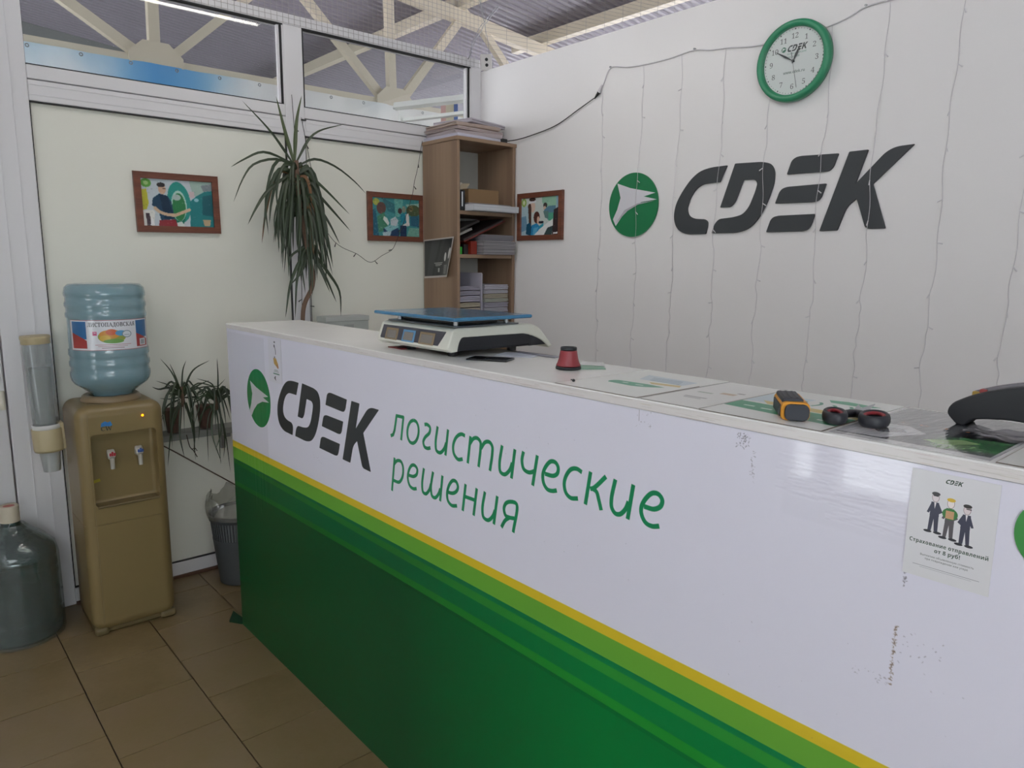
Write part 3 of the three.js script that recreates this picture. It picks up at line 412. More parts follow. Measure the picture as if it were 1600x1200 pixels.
// ---------------------------------------------------------------- framed photographs
const blob = (x, col, ...p) => { x.fillStyle = col; x.beginPath(); x.ellipse(p[0], p[1], p[2], p[3], p[4] ?? 0, 0, 7); x.fill(); };
const poly = (x, col, pts) => { x.fillStyle = col; x.beginPath(); pts.forEach(([a, b], i) => (i ? x.lineTo(a, b) : x.moveTo(a, b))); x.closePath(); x.fill(); };
function speckle(x, w, h, n, a, sd) { const R = () => { sd = (sd * 1664525 + 1013904223) >>> 0; return sd / 4294967296; }; for (let i = 0; i < n; i++) { x.fillStyle = R() < 0.5 ? `rgba(255,255,255,${a * R()})` : `rgba(0,20,30,${a * R()})`; x.fillRect(R() * w, R() * h, 3 + R() * 16, 2 + R() * 8); } }
const photos = [
  (x, w, h) => { // handshake
    x.fillStyle = '#bcc6cb'; x.fillRect(0, 0, w, h); poly(x, '#9fb8ae', [[400, 0], [600, 0], [600, 160], [430, 130]]); poly(x, '#b9b63e', [[0, 100], [50, 90], [60, 210], [40, 260], [0, 265]]); blob(x, '#5f9b46', 48, 42, 42, 36); blob(x, '#9cc07a', 48, 42, 20, 16);
    blob(x, '#2c9085', 310, 190, 95, 170, -0.1); blob(x, '#1f6f5c', 300, 250, 60, 150); blob(x, '#a9cfc4', 305, 220, 64, 128); blob(x, '#2d7a49', 305, 230, 54, 116); blob(x, '#a8bdb8', 290, 150, 34, 26); poly(x, '#ccd6cf', [[180, 395], [320, 350], [350, 400], [180, 400]]);
    poly(x, '#1d7c80', [[400, 180], [460, 130], [530, 90], [600, 80], [600, 400], [390, 400]]); poly(x, '#175f68', [[510, 130], [600, 110], [600, 300], [500, 290]]); poly(x, '#7f8a8e', [[500, 40], [600, 20], [600, 80], [520, 90]]); poly(x, '#c9b7b9', [[395, 95], [440, 95], [440, 145], [395, 145]]); blob(x, '#8fc6cf', 455, 165, 20, 16);
    poly(x, '#20435c', [[95, 165], [150, 125], [215, 140], [245, 190], [262, 330], [150, 345], [130, 250], [85, 225]]); poly(x, '#123049', [[150, 130], [215, 140], [262, 330], [180, 345]]); poly(x, '#8c2f37', [[135, 345], [270, 335], [285, 400], [130, 400]]);
    blob(x, '#c7a58d', 175, 88, 30, 42); blob(x, '#2e2a2b', 168, 52, 34, 20); x.fillStyle = '#2e2a2b'; x.fillRect(180, 80, 26, 6);
    x.strokeStyle = '#cdb295'; x.lineWidth = 26; x.lineCap = 'round'; x.beginPath(); x.moveTo(108, 245); x.quadraticCurveTo(150, 300, 260, 300); x.stroke(); x.beginPath(); x.moveTo(270, 300); x.lineTo(390, 250); x.stroke();
    poly(x, '#dcdcd6', [[0, 270], [90, 262], [105, 280], [90, 395], [0, 395]]); poly(x, '#463b42', [[30, 290], [60, 290], [70, 395], [36, 395]]); poly(x, '#e6e6e8', [[60, 390], [80, 320], [96, 390]]); poly(x, '#b9a684', [[500, 330], [570, 330], [560, 385], [510, 385]]);
  },
  (x, w, h) => { // teal workshop scene
    x.fillStyle = '#3b8a8c'; x.fillRect(0, 0, w, h); poly(x, '#5fa79f', [[280, 0], [390, 0], [380, 180], [290, 200]]); poly(x, '#2a6a74', [[120, 0], [280, 60], [290, 160], [200, 140]]); poly(x, '#8fb6ac', [[420, 60], [600, 40], [600, 80], [470, 110]]); blob(x, '#4a5a3e', 520, 120, 90, 60); blob(x, '#6f6a45', 490, 100, 30, 30); blob(x, '#a8b24f', 60, 50, 40, 36);
    poly(x, '#1c5c74', [[0, 140], [50, 120], [90, 400], [0, 400]]); blob(x, '#5a3d38', 120, 110, 55, 62); poly(x, '#3d7d62', [[70, 200], [150, 150], [200, 260], [190, 330], [80, 360]]); poly(x, '#c9d4cf', [[150, 190], [190, 210], [215, 260], [200, 290], [140, 225]]); poly(x, '#1f3b5c', [[140, 320], [300, 290], [340, 330], [330, 400], [150, 400]]); poly(x, '#7fb7bd', [[150, 310], [320, 250], [330, 300], [200, 360]]); poly(x, '#b8c6cb', [[230, 220], [290, 190], [330, 230], [300, 290], [230, 280]]);
    blob(x, '#3c2c30', 350, 130, 26, 30); blob(x, '#7d8a7a', 400, 110, 24, 34); poly(x, '#1d7f95', [[355, 160], [430, 150], [440, 250], [360, 270]]); poly(x, '#d3d3cf', [[420, 160], [460, 150], [470, 280], [370, 300], [370, 280], [430, 250]]); poly(x, '#1e3654', [[350, 280], [430, 280], [430, 400], [350, 400]]); poly(x, '#2e5f76', [[480, 180], [590, 170], [590, 290], [480, 280]]); poly(x, '#6da394', [[470, 300], [600, 300], [600, 400], [430, 400]]); poly(x, '#a9c6cc', [[130, 360], [240, 340], [220, 400], [140, 400]]);
    speckle(x, w, h, 500, 0.28, 21);
  },
  (x, w, h) => { // clinic scene
    x.fillStyle = '#c3ccc6'; x.fillRect(0, 0, w, h); poly(x, '#93bfa5', [[330, 0], [600, 0], [600, 90], [420, 130], [330, 60]]); poly(x, '#8fb3c4', [[540, 0], [600, 0], [600, 120], [550, 130]]); poly(x, '#a9c3cb', [[0, 90], [120, 90], [140, 400], [0, 400]]); poly(x, '#6f96ae', [[0, 200], [80, 190], [110, 330], [0, 360]]); blob(x, '#8fae5a', 45, 50, 40, 44); blob(x, '#d3dcb8', 45, 50, 18, 24);
    blob(x, '#d4b9a6', 185, 100, 40, 58); poly(x, '#4a3128', [[110, 80], [150, 50], [165, 110], [165, 300], [130, 300]]); poly(x, '#d9dcdc', [[130, 40], [235, 30], [240, 55], [125, 66]]); blob(x, '#3a2a26', 180, 22, 50, 20); poly(x, '#204f6a', [[90, 280], [140, 260], [190, 330], [160, 400], [80, 380]]);
    blob(x, '#4f2d26', 250, 210, 48, 60); blob(x, '#d3ac94', 275, 240, 22, 40); poly(x, '#2f86b6', [[170, 290], [250, 270], [310, 310], [230, 400], [160, 400]]); poly(x, '#5aa6c9', [[200, 320], [280, 310], [230, 400], [190, 400]]); poly(x, '#3aa0b2', [[290, 300], [360, 270], [350, 320], [300, 340]]);
    blob(x, '#3d3a38', 380, 92, 30, 28); blob(x, '#cdb09c', 372, 118, 20, 20); poly(x, '#577f93', [[360, 140], [430, 100], [540, 100], [530, 250], [420, 240]]); poly(x, '#5c7c78', [[350, 150], [430, 150], [440, 230], [380, 220]]); poly(x, '#4f9f82', [[430, 170], [520, 170], [510, 250], [430, 250]]);
    poly(x, '#dfe2df', [[300, 330], [500, 230], [520, 320], [360, 400], [200, 400]]); poly(x, '#3a4a4c', [[420, 320], [510, 300], [480, 400], [360, 400]]); poly(x, '#372b2e', [[510, 140], [600, 110], [600, 400], [490, 400]]); poly(x, '#e8e6e6', [[505, 372], [570, 366], [570, 384], [505, 388]]); blob(x, '#22262e', 320, 262, 40, 14);
  }];
// a photographic print: painted shapes, softened by resampling
function photoTex(draw, i) {
  const a = document.createElement('canvas'); a.width = 600; a.height = 400; const x = a.getContext('2d'); draw(x, 600, 400); speckle(x, 600, 400, 260, 0.14, 90 + i);
  const b = document.createElement('canvas'); b.width = 120; b.height = 80; const y = b.getContext('2d'); y.imageSmoothingEnabled = true; y.drawImage(a, 0, 0, 120, 80);
  return canvasTex(600, 400, (z) => { z.imageSmoothingEnabled = true; z.drawImage(b, 0, 0, 600, 400); });
}
function framed(label, i, pos, turn, tilt = 0) {
  const t = thing('picture_frame', label, 'picture', pos, 'framed photographs', turn); t.rotation.z = tilt; const w = 0.328, h = 0.236, b = 0.024, d = 0.016;
  const mitre = (len, horizontal, sgn) => { const s = new THREE.Shape([[-len / 2, 0], [len / 2, 0], [len / 2 - b, b], [-len / 2 + b, b]].map((p) => new THREE.Vector2(...p))); const g = new THREE.ExtrudeGeometry(s, { depth: d, bevelEnabled: true, bevelSize: 0.001, bevelThickness: 0.001, bevelSegments: 1 }); if (horizontal) { if (sgn > 0) g.rotateZ(Math.PI); g.translate(0, sgn * h / 2, 0); } else { g.rotateZ(sgn > 0 ? Math.PI / 2 : -Math.PI / 2); g.translate(sgn * w / 2, 0, 0); } return metricUV(g, 8); };
  M('rail', mitre(w, true, 1), mat.frameWood, t); M('rail', mitre(w, true, -1), mat.frameWood, t); M('rail', mitre(h, false, 1), mat.frameWood, t); M('rail', mitre(h, false, -1), mat.frameWood, t);
  M('backing', box(-w / 2 + 0.006, -h / 2 + 0.006, 0.0005, w / 2 - 0.006, h / 2 - 0.006, 0.006), S('#6b5a48', 0.8), t);
  const p = new THREE.PlaneGeometry(w - 2 * b + 0.004, h - 2 * b + 0.004); p.translate(0, 0, 0.0068); M('photo', p, P('#ffffff', 0.25, { map: photoTex(photos[i], i) }), t);
}
framed('wooden framed photo of a handshake above the water cooler', 0, [-1.5935, 1.608, 0.0015], 0, 0.012);
framed('wooden framed teal photo of women working beside the shelf', 1, [-0.5435, 1.6015, 0.0015], 0);
framed('wooden framed photo of a girl with headband on the logo wall', 2, [-0.0015, 1.6135, 0.5045], -Math.PI / 2);
// ---------------------------------------------------------------- fairy lights on the logo wall
const whiteCord = S('#d6d3d6', 0.6), clearTip = P('#dddbdd', 0.3);
const tops = [[0.945, 2.24], [1.15, 2.218], [1.39, 2.226], [1.555, 2.202], [1.716, 2.183], [1.955, 2.195], [2.063, 2.226], [2.35, 2.235], [2.6, 2.25], [2.95, 2.24], [3.4, 2.25]];
const topY = (z) => { for (let i = 1; i < tops.length; i++) if (z <= tops[i][0]) { const [a, b] = [tops[i - 1], tops[i]], k = (z - a[0]) / (b[0] - a[0]); return a[1] + (b[1] - a[1]) * k; } return 2.25; };
{
  const t = thing('light_curtain_cord', 'pale cord of the fairy light curtain running past the clock', 'cord', [0, 0, 0]);
  const pts = tops.flatMap(([z, y], i) => (i < tops.length - 1 ? [V(-0.005, y, z), V(-0.005, (y + tops[i + 1][1]) / 2 - 0.004, (z + tops[i + 1][0]) / 2)] : [V(-0.005, y, z)]));
  M('cord', tube([V(-0.006, 2.15, 0.893), V(-0.005, 2.19, 0.912), ...pts], 0.0026, 160, 6), whiteCord, t);
  for (const [z, y] of [[0.945, 2.24], [1.39, 2.226], [2.063, 2.226]]) { const g = new THREE.CylinderGeometry(0.004, 0.004, 0.009, 10); g.rotateZ(Math.PI / 2); g.translate(-0.0045, y + 0.004, z); M('nail', g, mat.steel, t); }
  M('tail', tube([V(-0.006, 2.16, 0.9), V(-0.006, 2.12, 0.905), V(-0.006, 2.07, 0.9), V(-0.006, 2.04, 0.907)], 0.0014, 20, 5), whiteCord, t);
  const strandAt = [0.90, 1.12, 1.32, 1.525, 1.725, 1.945, 2.125, 2.345, 2.56, 2.77]; const ord = ['first', 'second', 'third', 'fourth', 'fifth', 'sixth', 'seventh', 'eighth', 'ninth', 'tenth'];
  strandAt.forEach((z, i) => {
    const s = thing('fairy_light_strand', `${ord[i]} thin hanging fairy light strand from the bookshelf on the logo wall`, 'light strand', [0, 0, 0], 'fairy light strands on the logo wall');
    const y0 = z < 0.94 ? 2.05 : topY(z) - 0.002, p = [], n = 60, ph = rr(0, 6); const off = (y) => 0.004 * Math.sin(y * 9 + ph) + 0.003 * Math.sin(y * 31 + ph * 2) + (y < 1.3 ? rr(-0.004, 0.004) : 0);
    for (let k = 0; k <= n; k++) { const y = y0 + (0.62 - y0) * k / n; const proud = (z > 0.93 && z < 2.29 && y > 1.455 && y < 1.815) ? -0.0118 : -0.004; p.push(V(proud, y, z + off(y) + 0.012 * (1 - k / n))); }
    M('wire', tube(p, 0.001, 180, 4), whiteCord, s);
    for (let y = y0 - rr(0.08, 0.16); y > 0.7; y -= rr(0.125, 0.16)) { const k = (y0 - y) / (y0 - 0.62) * n, q = p[Math.round(k)], a = rr(-1.4, 1.4); const g = new THREE.CylinderGeometry(0.0016, 0.0022, 0.017, 6); g.translate(0, -0.008, 0); g.rotateX(a); g.translate(q.x, q.y, q.z); M('bulb', g, clearTip, s); }
  });
}
// black power lead from the shelf top to the curtain plug
{
  const t = thing('power_lead', 'black power lead with plug running from bookshelf to fairy lights', 'cable', [0, 0, 0]);
  M('lead', tube([V(-0.062, 1.994, 0.3), V(-0.03, 2.0, 0.34), V(-0.012, 2.012, 0.43), V(-0.01, 2.04, 0.616), V(-0.01, 2.092, 0.763), V(-0.012, 2.125, 0.86)], 0.0024, 60, 6), mat.black, t);
  const g = new THREE.CylinderGeometry(0.0085, 0.003, 0.035, 12); g.rotateX(0.85); g.translate(-0.012, 2.134, 0.874); M('plug', g, mat.black, t);
  const g2 = new THREE.CylinderGeometry(0.004, 0.0085, 0.04, 12); g2.rotateX(0.6); g2.translate(-0.011, 2.158, 0.892); M('socket', g2, whiteCord, t);
  const a = tag(M('power_adapter', rbox(-0.1, 1.9846, 0.282, -0.062, 2.003, 0.312, 0.003), mat.black), 'small black power adapter on top of the bookshelf', 'adapter');
}
// dark garland on the back partition
{
  const t = thing('dark_garland', 'thin dark string of unlit lights hanging across the back partition', 'garland', [0, 0, 0]);
  const dk = S('#2c2d2a', 0.6);
  const lines = [[[-1.087, 2.11], [-1.083, 2.02], [-1.08, 1.9], [-1.084, 1.7], [-1.07, 1.5], [-1.075, 1.2], [-1.08, 0.9]], [[-1.045, 2.018], [-1.03, 1.93], [-1.006, 1.8], [-0.985, 1.62], [-0.925, 1.5], [-0.872, 1.452], [-0.78, 1.415], [-0.707, 1.376], [-0.64, 1.41], [-0.58, 1.441], [-0.556, 1.48], [-0.5, 1.6], [-0.452, 1.73], [-0.44, 1.79], [-0.427, 1.83], [-0.41, 1.9], [-0.398, 1.96], [-0.39, 1.99]], [[-1.03, 1.62], [-1.025, 1.5], [-1.03, 1.3], [-1.035, 1.14], [-1.03, 0.9]]];
  lines.forEach((l, j) => {
    const pts = l.map(([x, y]) => V(x, y, 0.0255)); const cv = new THREE.CatmullRomCurve3(pts, false, 'centripetal'); M('wire', new THREE.TubeGeometry(cv, 90, 0.0013, 5), dk, t);
    const n = j === 1 ? 13 : 8; for (let i = 1; i < n; i++) { const p = cv.getPointAt(i / n), g = new THREE.CylinderGeometry(0.0014, 0.0026, 0.02, 6); g.translate(0, -0.01, 0); g.rotateZ(rr(-1.5, 1.5)); g.translate(p.x, p.y, p.z); M('bulb', g, dk, t); }
  });
  M('clip', rbox(-1.044, 2.006, 0.0185, -1.022, 2.012, 0.028, 0.001), dk, t);
}
// chain and twin socket hanging at the corner
{
  const chainSteel = S('#96989a', 0.32, { metalness: 0.7 });
  const t = thing('hanging_chain', 'silver chain with snap hooks hanging in the room corner', 'chain', [0, 0, 0]);
  const link = (a, b, r = 0.0065, w = 0.0017) => { const A = V(...a), B = V(...b), d = B.clone().sub(A), L = d.length(), c = []; for (let i = 0; i < 16; i++) { const u = i / 16 * Math.PI * 2; c.push(V(Math.cos(u) * r, Math.sin(u) * L / 2 + Math.sign(Math.sin(u)) * 0, 0)); } const g = tube(c, w, 32, 6, true); g.applyQuaternion(new THREE.Quaternion().setFromUnitVectors(V(0, 1, 0), d.normalize())); g.translate((A.x + B.x) / 2, (A.y + B.y) / 2, (A.z + B.z) / 2); M('link', g, chainSteel, t); };
  link([-0.095, 2.478, 0.05], [-0.062, 2.55, 0.05]); link([-0.064, 2.545, 0.05], [-0.008, 2.63, 0.05], 0.008); link([-0.01, 2.622, 0.052], [0.048, 2.69, 0.05]); link([0.045, 2.685, 0.05], [0.09, 2.735, 0.05]); link([-0.005, 2.63, 0.05], [-0.03, 2.72, 0.05], 0.003, 0.0012); link([-0.03, 2.715, 0.05], [-0.048, 2.80, 0.05], 0.005); link([-0.048, 2.79, 0.05], [-0.05, 2.9, 0.05], 0.005);
  M('hanger_wire', merge(tube([V(-0.008, 2.62, 0.055), V(0.006, 2.57, 0.056), V(0.018, 2.52, 0.058), V(0.016, 2.47, 0.06)], 0.0016, 20, 5), tube([V(-0.05, 2.9, 0.05), V(-0.05, 4.4, 0.05)], 0.0016, 6, 5)), chainSteel, t);
  M('eye_screw', merge(new THREE.TorusGeometry(0.008, 0.0022, 6, 16).translate(-0.096, 2.47, 0.045), rod([-0.09, 2.44, 0.018], [-0.09, 2.465, 0.045], 0.003)), chainSteel, t);
  M('eye_screw', merge(new THREE.TorusGeometry(0.006, 0.002, 6, 16).translate(0.05, 2.44, 0.05), rod([0.05, 2.39, 0.05], [0.05, 2.435, 0.05], 0.002)), chainSteel, t);
  const s = thing('twin_socket', 'small white socket box with two black holes hanging on the chain', 'socket', [-0.004, 2.428, 0.064]); s.rotation.set(0, -0.5, 0.06);
  M('box', rbox(-0.03, -0.038, -0.014, 0.03, 0.042, 0.014, 0.004), P('#dcd9d6', 0.4), s);
  for (const y of [0.014, -0.014]) { const g = new THREE.CylinderGeometry(0.0085, 0.0085, 0.004, 20); g.rotateX(Math.PI / 2); g.translate(0, y, 0.0135); M('hole', g, mat.black, s); }
}
// ---------------------------------------------------------------- bookshelf in the corner
const oak = S('#ffffff', 0.5, { map: tintTex(512, [6, 22, 60, 120], [132, 108, 88], [158, 132, 108], 1, 0.05, 9) });
{
  const t = thing('bookshelf', 'tall narrow oak bookshelf standing in the corner', 'bookshelf', [0, 0, 0]);
  const B = (n, ...a) => { const g = metricUV(rbox(...a, 0.0015, 1), 1.6); return M(n, g, oak, t); };
  B('side_panel', -0.386, 0, 0.02, -0.368, 1.966, 0.314); B('side_panel', -0.026, 0, 0.02, -0.008, 1.966, 0.314); 
  M('back_panel', box(-0.386, 0.02, 0.0195, -0.008, 1.966, 0.0225), S('#b4b4ae', 0.7), t);
  for (const [y, n] of [[1.966, 'top'], [1.615, 'shelf'], [1.402, 'shelf'], [1.085, 'shelf'], [0.72, 'shelf'], [0.38, 'shelf'], [0.04, 'shelf']]) { const a = n === 'top' ? [-0.39, -0.004] : [-0.368, -0.026]; const g = rbox(a[0], y, 0.02, a[1], y + 0.018, n === 'top' ? 0.318 : 0.31, 0.0015, 1); const h = metricUV(g, 1.6); const uv = h.attributes.uv; for (let i = 0; i < uv.count; i++) uv.setXY(i, uv.getY(i) + 0.13, uv.getX(i)); M(n, h, oak, t); }
}
// a bundle of papers: thin jittered slabs in one body, slightly bowed
function bundle(name, label, category, x0, y0, z0, x1, y1, z1, colors, n, jit = 0.004, bow = 0, turn = 0, tilt = 0, group) {
  const t = thing(name, label, category, [(x0 + x1) / 2, y0, (z0 + z1) / 2], group, turn); t.rotation.z = tilt; const w = (x1 - x0) / 2, d = (z1 - z0) / 2, h = (y1 - y0) / n;
  const by = new Map();
  for (let i = 0; i < n; i++) { const a = rr(-jit, jit), b = rr(-jit, jit), s = jit; const g = new THREE.BoxGeometry(2 * w - 2 * s, h * 0.86, 2 * d - 2 * s, 8, 1, 8); g.translate(a, h * (i + 0.5), b); const p = g.attributes.position; for (let k = 0; k < p.count; k++) p.setY(k, p.getY(k) + bow * (1 - (p.getX(k) / w) ** 2) * ((i + 1) / n) + 0.0005 * (1 + Math.sin(p.getZ(k) * 40 + i))); g.computeVertexNormals(); const c = colors[i % colors.length]; if (!by.has(c)) by.set(c, []); by.get(c).push(g); }
  for (const [c, gs] of by) M('sheets', merge(gs), paperMat(c), t);
  return t;
}
const pm = new Map(); const paperMat = (c) => { if (!pm.has(c)) pm.set(c, S(c, 0.85)); return pm.get(c); };
{ // pile on top of the shelf
  const Y = 1.984, g = 'document bundles piled on the bookshelf';
  bundle('document_bundle', 'lowest white document bundle of the pile on the bookshelf', 'papers', -0.384, Y, 0.03, -0.085, Y + 0.016, 0.31, ['#c9c7d6', '#d4d2de'], 6, 0.003, 0.0, 0.03, 0, g);
  bundle('document_bundle', 'grey document bundle just above the lowest one on the bookshelf', 'papers', -0.378, Y + 0.0165, 0.035, -0.082, Y + 0.034, 0.305, ['#b9aeb0', '#c4b8b8', '#bdb3ba'], 7, 0.004, 0.001, -0.05, 0, g);
  bundle('document_bundle', 'pinkish document bundle in the middle of the bookshelf pile', 'papers', -0.38, Y + 0.036, 0.025, -0.075, Y + 0.052, 0.3, ['#b7a6a4', '#c8bdba', '#ab9b9c'], 7, 0.005, 0.001, 0.04, 0, g);
  bundle('document_bundle', 'beige bent document bundle near the top of bookshelf pile', 'papers', -0.376, Y + 0.0545, 0.03, -0.09, Y + 0.072, 0.3, ['#b5a090', '#c5b3a6', '#b9aaa6'], 7, 0.005, 0.001, -0.02, 0, g);
  bundle('document_bundle', 'topmost pale lilac document bundle tilted on the bookshelf pile', 'papers', -0.33, Y + 0.076, 0.03, -0.05, Y + 0.094, 0.29, ['#bdb7c0', '#c6c1c9'], 5, 0.004, 0.0, 0.22, 0, g);
}
{ // upper compartment
  const Y = 1.6335;
  bundle('paper_ream', 'white ream of paper sticking out of the upper shelf compartment', 'papers', -0.325, Y, 0.09, -0.029, Y + 0.03, 0.368, ['#c9ccd0', '#d2d4d8'], 12, 0.0008);
  bundle('loose_papers', 'grey loose sheets lying on the white ream', 'papers', -0.32, Y + 0.0315, 0.05, -0.03, Y + 0.041, 0.31, ['#8f8d90', '#a7a5a8', '#7c7a7e'], 4, 0.008);
  const b = thing('carton_box', 'small brown cardboard box in the upper shelf compartment', 'box', [-0.185, Y + 0.0425, 0.2], undefined, -0.06);
  M('carton', rbox(-0.095, 0, -0.08, 0.095, 0.068, 0.08, 0.002), S('#84694a', 0.8), b); M('flap', box(-0.095, 0.0682, -0.08, 0.095, 0.0695, -0.002), S('#8a7052', 0.8), b); M('flap', box(-0.095, 0.0682, 0.002, 0.095, 0.0695, 0.08), S('#8a7052', 0.8), b);
  const k = thing('ring_binder', 'glossy black binder standing at left of the upper compartment', 'binder', [-0.347, Y, 0.17]); M('cover', rbox(-0.018, 0, -0.12, 0.018, 0.098, 0.135, 0.004), P('#1f2328', 0.2), k); M('spine_label', box(-0.004, 0.02, 0.1351, 0.003, 0.09, 0.1356), S('#c9ced4', 0.5), k);
  const e = thing('paper_folder', 'bent cream paper folder lying over the black binder', 'folder', [-0.315, Y + 0.1, 0.235]); e.rotation.set(-0.5, 0, 0);
  const leafOf = (pts, c, z) => { const g = new THREE.ExtrudeGeometry(new THREE.Shape(pts.map((p) => new THREE.Vector2(...p))), { depth: 0.0012, bevelEnabled: false }); g.translate(0, 0, z); M('sheet', g, S(c, 0.8), e); };
  leafOf([[-0.048, 0.048], [0.028, 0.042], [-0.012, 0.004], [-0.048, 0.0]], '#c4beb2', 0.012); leafOf([[0.02, 0.045], [0.088, 0.05], [0.052, 0.016], [0.012, 0.012]], '#b3a68e', 0.0);
}
{ // middle compartment
  const Y = 1.4205;
  const tp = thing('tape_roll', 'bright green tape roll at left of the middle shelf compartment', 'tape roll', [-0.352, Y, 0.285]);
  { const g = lathe([[0.008, 0], [0.0145, 0], [0.0145, 0.036], [0.008, 0.036], [0.008, 0]], 24); M('roll', g, S('#1fa22c', 0.45), tp); }
  bundle('grey_paper_stack', 'thick grey paper stack protruding from the middle shelf compartment', 'papers', -0.25, Y, 0.06, -0.029, Y + 0.068, 0.352, ['#8b888c', '#9a989b', '#77757a', '#a5a2a4'], 16, 0.004);
  bundle('grey_paper_stack', 'thin grey paper stack lying on the thick grey stack', 'papers', -0.235, Y + 0.0705, 0.06, -0.03, Y + 0.1, 0.34, ['#7d7b82', '#8d8a90'], 7, 0.005);
  const r = thing('red_folder', 'red document folder leaning across the middle shelf compartment', 'folder', [-0.335, Y + 0.058, 0.18]); r.rotation.z = 0.40;
  M('cover', rbox(0.0, 0, -0.12, 0.29, 0.006, 0.128, 0.002), S('#6e2f28', 0.55), r); M('cover', rbox(0.0, 0.012, -0.12, 0.285, 0.017, 0.124, 0.002), S('#2a2324', 0.5), r); M('sheets', box(0.006, 0.0062, -0.115, 0.28, 0.0118, 0.12), S('#5a4f4e', 0.8), r);
  const k = thing('red_binder', 'short red box file standing beside the grey paper stack', 'binder', [-0.285, Y, 0.19]); M('body', rbox(-0.012, 0, -0.11, 0.026, 0.066, 0.122, 0.003), S('#7d2415', 0.5), k); M('back', rbox(-0.04, 0, -0.11, -0.013, 0.05, 0.1, 0.003), S('#211d1e', 0.5), k);
  bundle('tilted_papers', 'tilted pale papers at upper left of the middle compartment', 'papers', -0.363, Y + 0.104, 0.06, -0.25, Y + 0.114, 0.27, ['#b9b6b2', '#96948f'], 4, 0.003, 0, 0, 0.38);
  bundle('tilted_papers', 'dark papers wedged under the upper shelf board', 'papers', -0.362, Y + 0.135, 0.05, -0.19, Y + 0.145, 0.26, ['#3b3937', '#55524e'], 4, 0.003, 0, 0, 0.38);
}
{ // lower compartment
  const Y = 1.1035, cs = [['#a5a3ae', 0.022], ['#aaa092', 0.022], ['#b1a996', 0.024], ['#a9a6b4', 0.03], ['#a29fae', 0.022], ['#9d9aa8', 0.02]]; let y = Y; const nm = ['lowest', 'second', 'third', 'fourth', 'fifth', 'topmost'];
  cs.forEach(([c, h], i) => { bundle('document_file', `${nm[i]} bowed document file in the left stack of lower compartment`, 'papers', -0.36, y, 0.05, -0.225, y + h - 0.004, 0.3, [c], 3, 0.002, 0.003, 0, 0, 'document files in the lower compartment'); y += h + 0.0036; });
  const f = thing('white_folder', 'white folder standing between the two document stacks', 'folder', [-0.212, Y, 0.17]); M('cover', rbox(-0.004, 0, -0.12, -0.001, 0.225, 0.125, 0.001), S('#b7b5c2', 0.7), f); M('cover', rbox(0.003, 0, -0.12, 0.007, 0.22, 0.12, 0.001), S('#aaa8b6', 0.7), f);
  const back = thing('paper_folder', 'grey folder leaning behind the left document stack', 'folder', [-0.29, Y + 0.168, 0.1]); back.rotation.x = -0.12; M('sheet', rbox(-0.072, 0, -0.003, 0.068, 0.06, 0.003, 0.001), S('#8f8d98', 0.8), back);
  let y2 = Y; const c2 = ['#b0adb6', '#a9a7b2', '#9d9ba8', '#a5a89e', '#a39c8c', '#b0afb8', '#b2b0bb']; const hh = [0.022, 0.024, 0.026, 0.02, 0.024, 0.02, 0.028]; const n2 = ['lowest', 'second', 'third', 'fourth', 'fifth', 'sixth', 'topmost'];
  c2.forEach((c, i) => { bundle('document_file', `${n2[i]} document file in the right stack of lower compartment`, 'papers', -0.198, y2, 0.05, -0.034, y2 + hh[i] - 0.003, 0.3, [c], 3, 0.003, 0, 0, 0, 'document files in the lower compartment'); y2 += hh[i] + 0.0004; });
}
{ // dark poster curling off the side of the shelf
  const tex = canvasTex(400, 360, (x, w, h) => { x.fillStyle = '#bdb6b0'; x.fillRect(0, 0, w, h); x.fillStyle = '#2c2f2f'; x.fillRect(8, 12, 376, 330); poly(x, '#3a3d3e', [[110, 12], [220, 12], [120, 342], [40, 342]]); poly(x, '#353838', [[250, 12], [290, 12], [180, 342], [150, 342]]); blob(x, '#c9c8c4', 306, 175, 16, 40, 0.05); blob(x, '#c9c8c4', 366, 145, 16, 50, 0.1); x.fillStyle = '#a5a5a2'; x.fillRect(150, 222, 120, 7); x.fillRect(165, 236, 96, 7); x.fillRect(170, 248, 70, 5); x.fillRect(208, 272, 22, 38); for (let i = 0; i < 7; i++) x.fillRect(296, 250 + i * 12, 50, 4); });
  const g = new THREE.PlaneGeometry(1, 1, 16, 12), p = g.attributes.position;
  for (let i = 0; i < p.count; i++) { const u = p.getX(i) + 0.5, v = p.getY(i) + 0.5, z1 = 0.262 + 0.034 * v, bottom = 1.296 + 0.012 * u, topy = 1.494 + 0.012 * u; const z = 0.028 + (z1 - 0.028) * u, curl = 0.03 * Math.max(0, u - 0.55) ** 2 * 4 * (1 - v * 0.85); p.setXYZ(i, -0.3885 - curl, bottom + (topy - bottom) * v, z); }
  g.computeVertexNormals(); tag(M('dark_poster', g, P('#ffffff', 0.3, { map: tex, side: THREE.DoubleSide })), 'dark grey poster with curling corner on the bookshelf side', 'poster');
}
